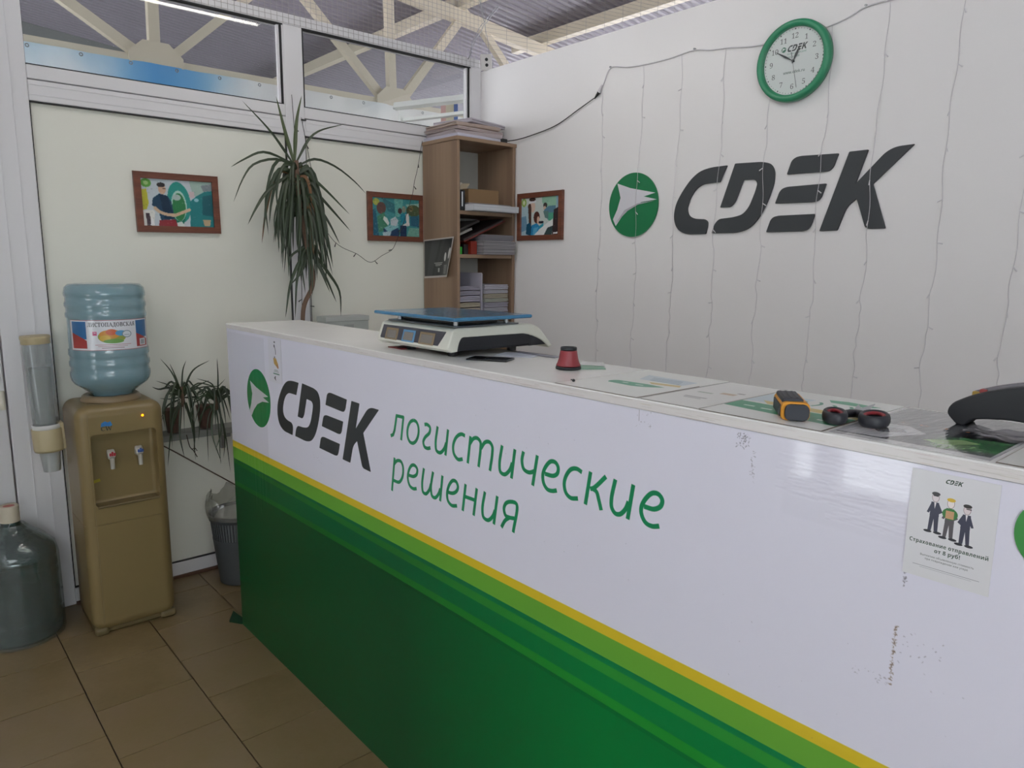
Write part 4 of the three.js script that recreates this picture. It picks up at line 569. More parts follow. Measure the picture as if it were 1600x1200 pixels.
// pale box standing low behind the counter, and a dark corner of a pot beside it
{
  const b = thing('grey_file_box', 'pale grey file box behind the far end of the counter', 'box', [-0.935, 0, 0.2]); M('body', rbox(-0.11, 0.75, -0.09, 0.11, 1.12, 0.0, 0.004), S('#a3a8a4', 0.6), b); M('lid', rbox(-0.112, 1.105, -0.092, 0.113, 1.128, 0.003, 0.003), S('#adb2ae', 0.6), b); M('label_slot', box(-0.02, 1.06, 0.0005, 0.03, 1.09, 0.0015), S('#8f9490', 0.6), b);
  const d = thing('office_desk', 'white office desk standing behind the counter', 'desk', [0, 0, 0]); M('top', rbox(-1.3, 0.725, 0.05, -0.45, 0.75, 0.6, 0.003), mat.laminate, d); for (const [x, z] of [[-1.27, 0.08], [-0.48, 0.08], [-1.27, 0.57], [-0.48, 0.57]]) M('leg', rbox(x - 0.02, 0, z - 0.02, x + 0.02, 0.7249, z + 0.02, 0.003), mat.steel, d);
}
// ---------------------------------------------------------------- weighing scale
{
  const t = thing('weighing_scale', 'white shop scale with blue film on its platform on the counter', 'scale', [0, YC, 0]); const z0 = 1.575, z1 = 1.888;
  const side = new THREE.Shape(); side.moveTo(-1.588, 0.023); side.lineTo(-1.574, 0.061); side.quadraticCurveTo(-1.57, 0.065, -1.56, 0.066); side.lineTo(-1.345, 0.067); side.quadraticCurveTo(-1.315, 0.066, -1.296, 0.048); side.lineTo(-1.26, 0.012); side.lineTo(-1.266, 0.010); side.quadraticCurveTo(-1.3, 0.043, -1.36, 0.05); side.lineTo(-1.545, 0.051); side.quadraticCurveTo(-1.56, 0.05, -1.566, 0.018); side.lineTo(-1.578, 0.017);
  const g = new THREE.ExtrudeGeometry(side, { depth: z1 - z0 - 0.008, bevelEnabled: true, bevelSize: 0.004, bevelThickness: 0.004, bevelSegments: 3, curveSegments: 10 }); g.translate(0, 0, z0 + 0.004); M('housing', g, P('#dcdccf', 0.35), t);
  M('under_body', rbox(-1.562, 0.014, z0 + 0.004, -1.33, 0.052, z1 - 0.0015, 0.006), P('#1d2025', 0.45), t);
  const fin = new THREE.Shape([[-1.335, 0.014], [-1.275, 0.015], [-1.305, 0.036], [-1.335, 0.048]].map((p) => new THREE.Vector2(...p))); const fg = new THREE.ExtrudeGeometry(fin, { depth: z1 - z0 - 0.006, bevelEnabled: false }); fg.translate(0, 0, z0 + 0.003); M('rear_vent', fg, P('#25282d', 0.45), t);
  for (const [x, z] of [[-1.545, 1.665], [-1.545, 1.845], [-1.355, 1.62], [-1.355, 1.84]]) { const f = new THREE.CylinderGeometry(0.013, 0.012, 0.0135, 18); f.translate(x, 0.0068, z); M('foot', f, mat.black, t); }
  // display window with three panels on the sloping face
  const ax = V(0.014, 0.048, 0).normalize(), nrm = V(-ax.y, ax.x, 0); // up along the face, outward
  const onFace = (u0, u1, v0, v1, off, r) => { const w = u1 - u0, h = v1 - v0, q = new RoundedBoxGeometry(w, h, 0.002, 2, 0.0009); q.applyMatrix4(new THREE.Matrix4().makeBasis(V(0, 0, 1), ax, nrm.clone().negate().negate())); const c = V(-1.5915, 0.018, 0).addScaledVector(ax, (v0 + v1) / 2).addScaledVector(nrm, off); q.translate(c.x, c.y, (u0 + u1) / 2); return q; };
  const wsh = new THREE.Shape([[1.588, 0.010], [1.592, 0.042], [1.866, 0.042], [1.846, 0.004], [1.84, 0.003], [1.594, 0.003]].map((p) => new THREE.Vector2(...p)));
  const wg = new THREE.ExtrudeGeometry(wsh, { depth: 0.0015, bevelEnabled: false }); { const p = wg.attributes.position; for (let i = 0; i < p.count; i++) { const u = p.getX(i), v = p.getY(i), o = p.getZ(i); const c = V(-1.5915, 0.02, 0).addScaledVector(ax, v).addScaledVector(nrm, o - 0.0002); p.setXYZ(i, c.x, c.y, u); } const idx = wg.index; wg.computeVertexNormals(); } const disp = M('display_window', wg, P('#43434b', 0.25, { side: THREE.DoubleSide }), t);
  const panels = [[1.611, 1.668, '#8d7a5c'], [1.69, 1.745, '#5f93b8'], [1.765, 1.828, '#8d7a5c']];
  for (const [a, b, c] of panels) { M('bezel', onFace(a, b, 0.007, 0.0375, 0.0018), S(c, 0.5), disp); M('lcd', onFace(a + 0.007, b - 0.007, 0.011, 0.032, 0.0026), P('#857f78', 0.25), disp); }
  M('pan_frame', rbox(-1.57, 0.0712, 1.595, -1.37, 0.0745, 1.885, 0.002), mat.steel, t); M('pan_well', rbox(-1.55, 0.0747, 1.63, -1.41, 0.084, 1.85, 0.002), P('#3a3733', 0.5), t);
  for (const [x, z] of [[-1.555, 1.63], [-1.555, 1.87], [-1.40, 1.63], [-1.40, 1.87]]) M('pin', rod([x, 0.0742, z], [x, 0.0905, z], 0.006, 12), mat.steel, t);
  M('platform', rbox(-1.60, 0.0905, 1.58, -1.365, 0.0955, 1.925, 0.002), mat.steel, t);
  const film = rbox(-1.6025, 0.0882, 1.5775, -1.3625, 0.0972, 1.9275, 0.0042, 3); M('blue_film', film, P('#55aede', 0.15, { transmission: 0.5, thickness: 0, bumpMap: noiseTex(128, [5, 14, 30]), bumpScale: 0.002, clearcoat: 0.6, clearcoatRoughness: 0.1 }), t);
  const rd = tag(M('red_card', (() => { const q = box(-1.575, 0, 1.60, -1.52, 0.002, 1.665); q.translate(0, YC + 0.0003, 0); return q; })(), S('#7c2a2c', 0.6)), 'dark red card lying under the front corner of the scale', 'card');
}
// ---------------------------------------------------------------- flat things on the counter
function sheet(name, label, category, x0, x1, z0, z1, draw, m = {}, lift = 0.0004, group) {
  const g = box(x0, YC + lift, z0, x1, YC + lift + 0.0005, z1), p = g.attributes.position, uv = g.attributes.uv; for (let i = 0; i < p.count; i++) uv.setXY(i, (p.getZ(i) - z0) / (z1 - z0), (p.getX(i) - x0) / (x1 - x0));
  const o = M(name, g, P('#ffffff', m.roughness ?? 0.3, { map: canvasTex(480, 700, draw), ...m })); tag(o, label, category, group); return o;
}
const borders = (x, w, h) => { x.fillStyle = '#6b5b4a'; x.fillRect(0, h - 5, w, 5); x.fillRect(w - 5, h * 0.35, 5, h * 0.65); x.fillStyle = '#8c7c6a'; x.fillRect(0, h * 0.2, 2, h * 0.8); x.fillRect(0, 0, w, 2); };
const wobble = noiseTex(128, [6, 16]);
sheet('price_leaflet', 'white laminated leaflet with a green pointed banner beside the red cup', 'leaflet', -1.637, -1.36, 2.287, 2.481, (x, w, h) => {
  x.fillStyle = '#eceee9'; x.fillRect(0, 0, w, h); x.fillStyle = '#cfd9dd'; poly(x, '#cdd9de', [[120, 150], [420, 170], [420, 300], [170, 290]]);
  x.fillStyle = '#54a584'; x.beginPath(); x.moveTo(130, 395); x.quadraticCurveTo(90, 430, 128, 470); x.lineTo(270, 480); x.quadraticCurveTo(340, 470, 400, 400); x.lineTo(300, 385); x.fill();
  poly(x, '#d9c37f', [[260, 330], [420, 300], [440, 345], [300, 365]]); x.fillStyle = '#8aa3ad'; x.font = 'bold 30px sans-serif'; for (let i = 0; i < 3; i++) x.fillRect(190 + i * 16, 200 + i * 34, 170, 13); x.fillStyle = '#dfe9e2'; x.fillRect(180, 420, 34, 14); x.fillRect(260, 425, 44, 12); borders(x, w, h);
}, { bumpMap: wobble, bumpScale: 0.0008 });
sheet('note_sheet', 'faded white note sheet between the two laminated leaflets', 'sheet', -1.6355, -1.37, 2.489, 2.599, (x, w, h) => { x.fillStyle = '#ebebe7'; x.fillRect(0, 0, w, h); x.fillStyle = '#b9c2b5'; x.fillRect(90, 340, 130, 24); x.fillStyle = '#cdb79d'; x.fillRect(250, 290, 120, 40); x.fillStyle = '#a9a4a0'; x.fillRect(340, 250, 60, 22); x.fillStyle = '#b6b4b2'; x.fillRect(120, 470, 190, 20); x.fillRect(140, 500, 150, 14); x.fillStyle = '#9a938c'; x.fillRect(0, h - 3, w, 3); });
sheet('tariff_leaflet', 'laminated leaflet with green and yellow bands under the scissors', 'leaflet', -1.637, -1.358, 2.603, 2.797, (x, w, h) => {
  x.fillStyle = '#e9ebe6'; x.fillRect(0, 0, w, h); poly(x, '#cddbe0', [[0, 150], [200, 160], [170, 360], [0, 380]]); poly(x, '#46a078', [[0, 395], [480, 430], [480, 590], [0, 530]]); poly(x, '#d8c478', [[60, 330], [480, 350], [480, 420], [110, 390]]);
  x.strokeStyle = '#4a9a79'; x.lineWidth = 13; for (let i = 0; i < 6; i++) { x.beginPath(); x.moveTo(110 + i * 60, 190 + (i % 2) * 20); x.quadraticCurveTo(150 + i * 60, 230, 120 + i * 60, 290); x.stroke(); } poly(x, '#4fa981', [[230, 110], [300, 90], [440, 120], [400, 165], [260, 160]]); x.fillStyle = '#dfeee6'; for (let i = 0; i < 5; i++) x.fillRect(60 + i * 80, 470 + i * 12, 46, 16); borders(x, w, h);
}, { bumpMap: wobble, bumpScale: 0.0008 });
sheet('dark_poster_sheet', 'glossy dark grey poster with green plants under the black dispenser', 'poster', -1.632, -1.36, 2.803, 2.992, (x, w, h) => {
  x.fillStyle = '#d9d9d8'; x.fillRect(0, 0, w, h); x.fillStyle = '#6b6d70'; x.fillRect(10, 16, w - 20, h - 60); x.fillStyle = '#2c3136'; x.fillRect(300, 190, 170, 260); x.fillStyle = '#3b4046'; x.fillRect(230, 120, 240, 130); x.fillStyle = '#d98b3c'; for (let i = 0; i < 6; i++) x.fillRect(100 + i * 62, 330 - i * 4, 30, 12);
  poly(x, '#4f8f54', [[260, 520], [330, 430], [470, 400], [470, 600], [300, 640]]); poly(x, '#a8c78c', [[250, 560], [340, 470], [400, 490], [320, 600]]); poly(x, '#86ad76', [[270, 620], [380, 540], [440, 560], [330, 650]]); poly(x, '#2f6f3c', [[390, 470], [470, 430], [470, 560], [410, 560]]); speckle(x, w, h, 200, 0.12, 5);
  poly(x, '#d3d4d6', [[0, 400], [150, 390], [230, 470], [150, 640], [0, 650]]); poly(x, '#8e9094', [[40, 470], [150, 460], [180, 500], [110, 560]]); x.fillStyle = '#e3e3e2'; x.fillRect(0, h - 44, w, 44);
}, { roughness: 0.12, clearcoat: 0.7, clearcoatRoughness: 0.05, bumpMap: noiseTex(256, [8, 30, 70], 1, 0.35), bumpScale: 0.0016 });
sheet('end_leaflet', 'pale leaflet at the right edge of the counter', 'leaflet', -1.632, -1.365, 2.998, 3.19, (x, w, h) => { x.fillStyle = '#e9ebe5'; x.fillRect(0, 0, w, h); poly(x, '#c3ccce', [[30, 60], [440, 60], [440, 360], [30, 420]]); borders(x, w, h); });
function card(name, label, category, pts, color, y0, th, m = {}) { // pts (x, z) outline
  const s = new THREE.Shape(pts.map(([a, b]) => new THREE.Vector2(a, -b))), g = new THREE.ExtrudeGeometry(s, { depth: th, bevelEnabled: false }); g.rotateX(-Math.PI / 2); g.translate(0, y0, 0); return tag(M(name, g, P(color, 0.35, m)), label, category);
}
{
  const t = thing('phone', 'flat black phone lying on the counter beside the scale', 'phone', [-1.521, YC + 0.0005, 1.957], undefined, 0.52);
  M('body', rbox(-0.0275, 0, -0.05, 0.0275, 0.0035, 0.05, 0.0016, 3), P('#1d2024', 0.4), t); M('screen', box(-0.0262, 0.0035, -0.0485, 0.0262, 0.0038, 0.0485), P('#101214', 0.12), t);
  card('info_leaflet', 'white leaflet with blue print between phone and scale', 'leaflet', [[-1.46, 1.90], [-1.40, 1.87], [-1.365, 1.965], [-1.43, 1.995]], '#dde1ea', YC + 0.0004, 0.0008);
  card('business_card', 'dark edged card leaning behind the white leaflet', 'card', [[-1.39, 1.9], [-1.365, 1.88], [-1.36, 2.02], [-1.385, 2.03]], '#8c8c9a', YC + 0.0014, 0.001);
  card('visiting_card', 'green and white card lying behind the red cup', 'card', [[-1.475, 2.19], [-1.43, 2.14], [-1.385, 2.175], [-1.425, 2.225]], '#7aa78d', YC + 0.0004, 0.0012);
  card('visiting_card', 'white card half hidden behind the green card', 'card', [[-1.43, 2.15], [-1.385, 2.12], [-1.36, 2.16], [-1.40, 2.2]], '#cfd0cf', YC + 0.002, 0.001);
  const c = thing('red_cup', 'small tapered red cup with black base and rim on the counter', 'cup', [-1.483, YC + 0.0005, 2.171]);
  M('body', lathe([[0, 0.006], [0.0255, 0.006], [0.0258, 0.009], [0.0235, 0.013], [0.0205, 0.022], [0.0178, 0.038], [0.0172, 0.04], [0, 0.04]], 40), P('#93393f', 0.4), c); M('base', lathe([[0, 0], [0.0268, 0], [0.0272, 0.003], [0.026, 0.0065], [0, 0.0065]], 40), mat.darkPlastic, c); M('rim', lathe([[0.012, 0.041], [0.0174, 0.0385], [0.0176, 0.044], [0.0165, 0.0465], [0.0145, 0.0465], [0.0125, 0.0445], [0.012, 0.041]], 40), mat.darkPlastic, c);
  const e = thing('loose_screw', 'tiny dark screw lying beside the leaflet corner', 'screw', [-1.60, YC + 0.0032, 2.30], undefined, 1.2); M('shank', rod([0, 0, 0], [0.011, 0, 0], 0.0012, 8), mat.black, e); M('head', new THREE.SphereGeometry(0.003, 10, 8), mat.black, e);
}
{ // box cutter
  const t = thing('box_cutter', 'black and yellow box cutter lying on the tariff leaflet', 'cutter', [-1.6065, YC + 0.0012, 2.744], undefined, 0.63);
  const prof = (w, h, r) => { const s = new THREE.Shape(); s.moveTo(-w / 2 + r, 0); s.lineTo(w / 2 - r, 0); s.quadraticCurveTo(w / 2, 0, w / 2, r); s.lineTo(w / 2, h - r); s.quadraticCurveTo(w / 2, h, w / 2 - r, h); s.lineTo(-w / 2 + r, h); s.quadraticCurveTo(-w / 2, h, -w / 2, h - r); s.lineTo(-w / 2, r); s.quadraticCurveTo(-w / 2, 0, -w / 2 + r, 0); return s; };
  const run = (w, h, r, a, b, y = 0, x = 0) => { const g = new THREE.ExtrudeGeometry(prof(w, h, r), { depth: b - a, bevelEnabled: true, bevelSize: 0.0015, bevelThickness: 0.0015, bevelSegments: 2 }); g.rotateY(Math.PI / 2); g.translate(a, y + 0.0015, x); return g; };
  M('yellow_shell', run(0.036, 0.0235, 0.007, 0.006, 0.088, 0), P('#d99422', 0.4), t);
  M('end_cap', run(0.030, 0.0205, 0.008, 0, 0.012, 0.0006, 0.0015), P('#2b2f37', 0.45), t);
  M('grip', run(0.026, 0.005, 0.002, 0.014, 0.08, 0.0225, -0.003), P('#2b2f37', 0.45), t);
  M('grip_rib', merge([-0.012, -0.004, 0.004].map((z) => rbox(0.02, 0.0275, z - 0.002, 0.08, 0.031, z + 0.002, 0.001))), P('#2b2f37', 0.45), t);
  M('side_grip', rbox(0.012, 0.004, -0.021, 0.08, 0.021, -0.018, 0.0015), P('#2b2f37', 0.45), t);
}
{ // scissors
  const t = thing('scissors', 'open scissors with black and red handles on the counter', 'scissors', [-1.51, YC + 0.0012, 2.786]);
  const bladeSteel = S('#b4b7ba', 0.35, { metalness: 0.35 });
  const half = (tip, loopC, loopR, ang, y, n) => {
    const b = V(tip[0], 0, tip[1]), d = b.clone().normalize(), nn = V(-d.z, 0, d.x); const s = new THREE.Shape(); const L = b.length(); s.moveTo(-0.008, -0.005); s.lineTo(L * 0.5, -0.0065); s.lineTo(L, 0); s.lineTo(L * 0.4, 0.004); s.lineTo(-0.008, 0.005); const g = new THREE.ExtrudeGeometry(s, { depth: 0.0014, bevelEnabled: false }); g.rotateX(-Math.PI / 2); g.rotateY(Math.atan2(-d.z, d.x)); g.translate(0, y, 0); M('blade', g, bladeSteel, t);
    const c = V(loopC[0], 0.009, loopC[1]), pts = []; for (let i = 0; i < 20; i++) { const u = i / 20 * Math.PI * 2; pts.push(V(Math.cos(u) * loopR[0], 0, Math.sin(u) * loopR[1]).applyAxisAngle(V(0, 1, 0), ang).add(c)); }
    const lp = tube(pts, 0.004, 48, 10, true); lp.translate(0, -0.009, 0); lp.scale(1, 2.1, 1); lp.translate(0, 0.0095, 0); const h = M('handle', merge(lp, tube([V(0, 0.006, 0), V(loopC[0] * 0.3, 0.008, loopC[1] * 0.3), V(loopC[0] * 0.62, 0.009, loopC[1] * 0.62)], 0.006, 16, 8)), P('#2a2c32', 0.45), t);
    const inner = []; for (let i = 0; i < 20; i++) { const u = i / 20 * Math.PI * 2; inner.push(V(Math.cos(u) * (loopR[0] - 0.0042), 0.0045, Math.sin(u) * (loopR[1] - 0.0042)).applyAxisAngle(V(0, 1, 0), ang).add(c)); } M('red_inlay', tube(inner, 0.0026, 40, 8, true), P('#9c2f37', 0.5), h);
  };
  half([0.075, -0.029], [-0.036, 0.041], [0.028, 0.0165], 0.3, 0.005, 0); half([0.09, -0.01], [-0.058, -0.004], [0.025, 0.013], 0.5, 0.0068, 1);
  M('pivot', (() => { const g = new THREE.CylinderGeometry(0.004, 0.004, 0.008, 16); g.translate(0, 0.0065, 0); return g; })(), mat.chrome, t);
}
{ // black curved dispenser, cut by the picture edge
  const t = thing('tape_dispenser', 'black curved hand tape dispenser at the right end of the counter', 'dispenser', [0, 0, 0]);
  const P0 = [[2.885, 1.1701], [2.8862, 1.1768], [2.8912, 1.1838], [2.9112, 1.1963], [2.9371, 1.2064], [2.9711, 1.2157], [3.03, 1.224], [3.08, 1.222], [3.12, 1.205], [3.135, 1.18], [3.125, 1.165], [3.09, 1.1565], [3.06, 1.159], [3.03, 1.168], [2.9757, 1.1722], [2.9577, 1.1728], [2.9268, 1.1694], [2.9114, 1.166], [2.9075, 1.1605], [2.905, 1.1568], [2.8976, 1.1563], [2.8935, 1.1604], [2.8876, 1.1662]];
  const s = new THREE.Shape(); tracePath(s, P0, 0.02); const g = new THREE.ExtrudeGeometry(s, { depth: 0.034, bevelEnabled: true, bevelSize: 0.0025, bevelThickness: 0.004, bevelSegments: 3, curveSegments: 6 }); g.rotateY(-Math.PI / 2); g.translate(-1.402, 0.0006, 0); M('body', g, P('#26282b', 0.45), t);
  const top = P0.slice(3, 8).map(([z, y]) => V(-1.421, y + 0.0032, z)); M('top_strip', tube(top, 0.0045, 30, 8), S('#77757a', 0.5), t);
  M('maker_badge', rbox(-1.43, 1.1965, 2.9085, -1.414, 1.2035, 2.919, 0.0015), S('#b99a48', 0.5), t); M('red_badge', rbox(-1.43, 1.2015, 2.917, -1.414, 1.2075, 2.926, 0.0015), S('#a04a48', 0.5), t);
  // crumpled clear film beside it
  const f = new THREE.PlaneGeometry(0.075, 0.2, 16, 40); f.rotateX(-Math.PI / 2); const p = f.attributes.position; for (let i = 0; i < p.count; i++) { const x = p.getX(i), z = p.getZ(i); p.setY(i, 0.003 + 0.003 * (1 + Math.sin(x * 150 + Math.sin(z * 40) * 2)) * (0.5 + 0.5 * Math.sin(z * 30 + x * 60)) + 0.0012 * Math.sin(z * 190)); } f.computeVertexNormals(); f.rotateY(0.12); f.translate(-1.475, YC + 0.0006, 3.02); tag(M('crumpled_film', f, P('#c9c7cb', 0.12, { transmission: 0.75, thickness: 0, side: THREE.DoubleSide })), 'crumpled clear plastic film beside the black dispenser', 'plastic film');
}
// ---------------------------------------------------------------- water cooler
const beige = P('#83714b', 0.36), beigeTop = P('#8a765a', 0.32), beigeDark = P('#6c5e40', 0.45);
{
  const t = thing('water_cooler', 'beige floor standing water cooler with two taps', 'water cooler', [-1.9475, 0, 0.238]); const w = 0.1445, d = 0.1375, H = 0.862;
  const ev = new Evaluator(); ev.attributes = ['position', 'normal']; ev.useGroups = false;
  const B = (g) => { const b = new Brush(g); b.updateMatrixWorld(); return b; };
  const bodyG = new RoundedBoxGeometry(2 * w, H - 0.012, 2 * d, 6, 0.042); bodyG.translate(0, 0.012 + (H - 0.012) / 2, 0);
  // square off the lower edge, then cut the tap alcove
  let body = B(bodyG);
  const alc = new RoundedBoxGeometry(0.218, 0.268, 0.11, 4, 0.014); alc.translate(0.0035, 0.626, d); body = ev.evaluate(body, B(alc), SUBTRACTION); 
  const seam = new THREE.BoxGeometry(0.3, 0.0025, 0.3); const ring = ev.evaluate(B(seam), B(new RoundedBoxGeometry(2 * w - 0.006, 0.1, 2 * d - 0.006, 3, 0.03)), SUBTRACTION); ring.geometry.translate(0, 0.425, 0); body = ev.evaluate(body, B(ring.geometry), SUBTRACTION);
  const vs = ev.evaluate(B(new THREE.BoxGeometry(0.0025, 0.9, 0.02)), B(new THREE.BoxGeometry(0.001, 0.001, 0.001).translate(5, 0, 0)), SUBTRACTION); vs.geometry.translate(-w + 0.034, 0.45, d + 0.0075); body = ev.evaluate(body, B(vs.geometry), SUBTRACTION);
  M('body', body.geometry, beige, t);
  M('plinth', merge(rbox(-w + 0.008, 0, -d + 0.008, w - 0.008, 0.03, d - 0.02, 0.01), rbox(-w + 0.004, 0, d - 0.04, -w + 0.05, 0.03, d - 0.002, 0.012), rbox(w - 0.06, 0, d - 0.04, w - 0.004, 0.03, d - 0.002, 0.012)), beigeDark, t);
  M('bottle_seat', lathe([[0.072, 0.855], [0.1, 0.858], [0.101, 0.866], [0.095, 0.88], [0.088, 0.885], [0.074, 0.884], [0.071, 0.878], [0.071, 0.855]], 40), beigeTop, t);
  const tap = (x, y, col) => { const g = new THREE.Group(); const b = M('tap', merge(rbox(x - 0.012, y - 0.012, d - 0.058, x + 0.012, y + 0.014, d - 0.03, 0.004), new THREE.CylinderGeometry(0.0085, 0.0075, 0.042, 16).translate(x, y - 0.026, d - 0.026)), P('#b4b0a6', 0.35), t); const lev = rbox(-0.0125, -0.006, 0, 0.0125, 0.006, 0.034, 0.004); lev.rotateX(0.5); lev.translate(x, y + 0.018, d - 0.05); M('lever', lev, P('#cfcbc2', 0.35), b); M('lever_tip', merge([-0.007, 0, 0.007].map((k, i) => rbox(x + k - 0.003, y + 0.003, d - 0.0175, x + k + 0.003, y + (i === 1 ? 0.019 : 0.014), d - 0.013, 0.001))), P(col, 0.4), b); };
  tap(-0.036, 0.668, '#a82f3a'); tap(0.058, 0.668, '#2c4f95');
  M('drip_tray', merge(rbox(-0.1, 0.487, d - 0.052, 0.108, 0.496, d + 0.004, 0.003), rbox(-0.045, 0.4962, d - 0.01, -0.02, 0.4975, d - 0.002, 0.0005), rbox(0.05, 0.4962, d - 0.01, 0.075, 0.4975, d - 0.002, 0.0005)), beigeDark, t);
  const led = new THREE.SphereGeometry(0.0042, 14, 10); led.translate(0.069, 0.812, d + 0.002); const lm = M('indicator_light', led, new THREE.MeshStandardMaterial({ color: '#e8a020', emissive: '#ff9a10', emissiveIntensity: 3 }), t); lm.userData.label = 'glowing amber indicator';
  const lg = canvasTex(128, 96, (x, W, h) => { x.fillStyle = '#83714b'; x.fillRect(0, 0, W, h); poly(x, '#2d74b4', [[28, 52], [34, 24], [60, 10], [78, 22], [96, 14], [110, 46], [90, 54], [60, 48]]); x.fillStyle = '#33352f'; x.font = 'bold 46px serif'; x.textAlign = 'center'; x.fillText('CW', 66, 84); });
  const pl = new THREE.PlaneGeometry(0.06, 0.045); pl.translate(-0.053, 0.788, d + 0.0006); M('maker_mark', pl, P('#ffffff', 0.4, { map: lg }), t);
  const st = new THREE.PlaneGeometry(0.022, 0.011); st.rotateZ(0.2); st.translate(-0.086, 0.578, d - 0.0535); M('yellow_sticker', st, S('#a79a2a', 0.6), t);
}
// paper cup dispenser on the side of the cooler
{
  const t = thing('cup_dispenser', 'clear cup dispenser tube with beige holder beside the water cooler', 'cup dispenser', [-2.1385, 0, 0.25]);
  const cream = P('#b3a684', 0.45);
  const tubeG = lathe([[0.041, 0.79], [0.0425, 1.1]], 32); M('tube', tubeG, P('#d4d8d8', 0.12, { transmission: 0.82, thickness: 0, side: THREE.DoubleSide }), t); t.rotation.z = 0.03;
  M('tube_ring', lathe([[0.038, 0.782], [0.0445, 0.782], [0.0445, 0.797], [0.041, 0.797], [0.038, 0.782]], 32), P('#d2d2d0', 0.3), t);
  M('lid', lathe([[0, 1.115], [0.045, 1.113], [0.047, 1.106], [0.0445, 1.1], [0.0445, 1.085], [0.041, 1.085], [0.041, 1.1], [0, 1.104]], 32), cream, t);
  M('holder', lathe([[0.037, 0.70], [0.046, 0.70], [0.0485, 0.708], [0.0485, 0.782], [0.037, 0.782], [0.037, 0.70]], 32), cream, t);
  M('bracket', merge(rbox(0.03, 0.703, -0.02, 0.049, 0.80, 0.025, 0.003)), cream, t);
  M('cup', lathe([[0.024, 0.625], [0.0265, 0.625], [0.0335, 0.70], [0.0315, 0.70], [0.024, 0.627]], 28), P('#c3c7c6', 0.4, { transmission: 0.3, thickness: 0, side: THREE.DoubleSide }), t);
  M('cup_stack', lathe([[0.02, 0.80], [0.03, 0.80], [0.034, 1.0], [0.033, 1.0]], 24), P('#c9cdce', 0.5, { transmission: 0.4, thickness: 0, side: THREE.DoubleSide }), t);
}
// ---------------------------------------------------------------- water bottles
const ridge = (r, y) => [[r, y - 0.014], [r - 0.0035, y - 0.006], [r - 0.0035, y + 0.006], [r, y + 0.014]];
const plasticFilm = (c) => P(c, 0.14, { transmission: 0.5, thickness: 0, bumpMap: noiseTex(256, [4, 10, 24, 48], 1, 1.5), bumpScale: 0.006, clearcoat: 0.8, clearcoatRoughness: 0.08, side: THREE.DoubleSide });
{
  const t = thing('water_bottle', 'upturned blue water bottle with a label on the cooler', 'water bottle', [-1.9405, 0.885, 0.24]); const R = 0.1325;
  const prof = [[0.0, -0.016], [0.06, -0.016], [0.066, -0.01], [0.068, -0.002], [0.078, 0.01], [0.1, 0.026], [0.122, 0.043], [R - 0.002, 0.058], [R, 0.072], ...ridge(R, 0.098), ...ridge(R, 0.138), [R - 0.001, 0.17], [R - 0.004, 0.173], [R - 0.004, 0.283], [R - 0.001, 0.286], ...ridge(R, 0.312), ...ridge(R, 0.35), [R, 0.372], [R - 0.004, 0.392], [R - 0.016, 0.404], [R - 0.04, 0.407], [0, 0.402]];
  M('shell', lathe(prof, 56), plasticFilm('#a3c2cc'), t);
  // water left inside the bottle
  const lt = canvasTex(1024, 400, (x, w, h) => {
    x.fillStyle = '#d6d8de'; x.fillRect(0, 0, w, h); const side = (a, b, f) => { poly(x, '#28679c', [[a, 20], [b, 20], [b, 250], [a, 250]]); x.fillStyle = '#a83c3a'; x.beginPath(); f ? (x.moveTo(a, 170), x.quadraticCurveTo((a + b) / 2, 200, b, 270)) : (x.moveTo(a, 190), x.quadraticCurveTo((a + b) / 2, 230, b, 285)); x.lineTo(b, 372); x.lineTo(a, 372); x.fill(); };
    side(30, 230, true); side(790, 990, false); x.strokeStyle = '#a5545c'; x.lineWidth = 6; x.strokeRect(3, 3, w - 6, h - 6); x.fillStyle = '#dfe1e6'; x.fillRect(840, 270, 110, 90); x.fillStyle = '#47606f'; for (let i = 0; i < 9; i++) x.fillRect(860 + i * 8, 285, 4, 62);
    x.fillStyle = '#2c3138'; x.textAlign = 'center'; x.font = 'bold 74px serif'; x.fillText('ЛИСТОПАДОВСКАЯ', 512, 86, 530);
    blob(x, '#8f9a45', 505, 220, 150, 88); blob(x, '#c98a35', 480, 190, 110, 58); blob(x, '#c65f3a', 500, 160, 60, 40); blob(x, '#c9a53d', 430, 240, 60, 40); blob(x, '#6a9a4a', 520, 280, 110, 28); blob(x, '#5da2cf', 600, 175, 60, 36); blob(x, '#7d8c96', 668, 190, 56, 48); blob(x, '#cfd6dc', 668, 190, 46, 38); x.fillStyle = '#8d979e'; x.fillRect(636, 196, 64, 8); x.fillStyle = '#c04a7a'; x.fillRect(300, 150, 46, 52); x.fillStyle = '#d6d8de'; x.fillRect(316, 164, 20, 8);
    x.fillStyle = '#b06a70'; x.fillRect(320, 322, 390, 6); x.fillRect(350, 344, 320, 5); x.fillStyle = '#8a5c66'; x.fillRect(390, 364, 240, 7);
  });
  const lab = new THREE.CylinderGeometry(R - 0.0018, R - 0.0018, 0.108, 48, 1, true, -1.28, 2.36); lab.translate(0, 0.226, 0); const lm = M('label', lab, P('#ffffff', 0.3, { map: lt, side: THREE.DoubleSide, clearcoat: 0.4, clearcoatRoughness: 0.15 }), t); lm.rotation.y = 0.0; lm.rotation.z = 0.0;
}
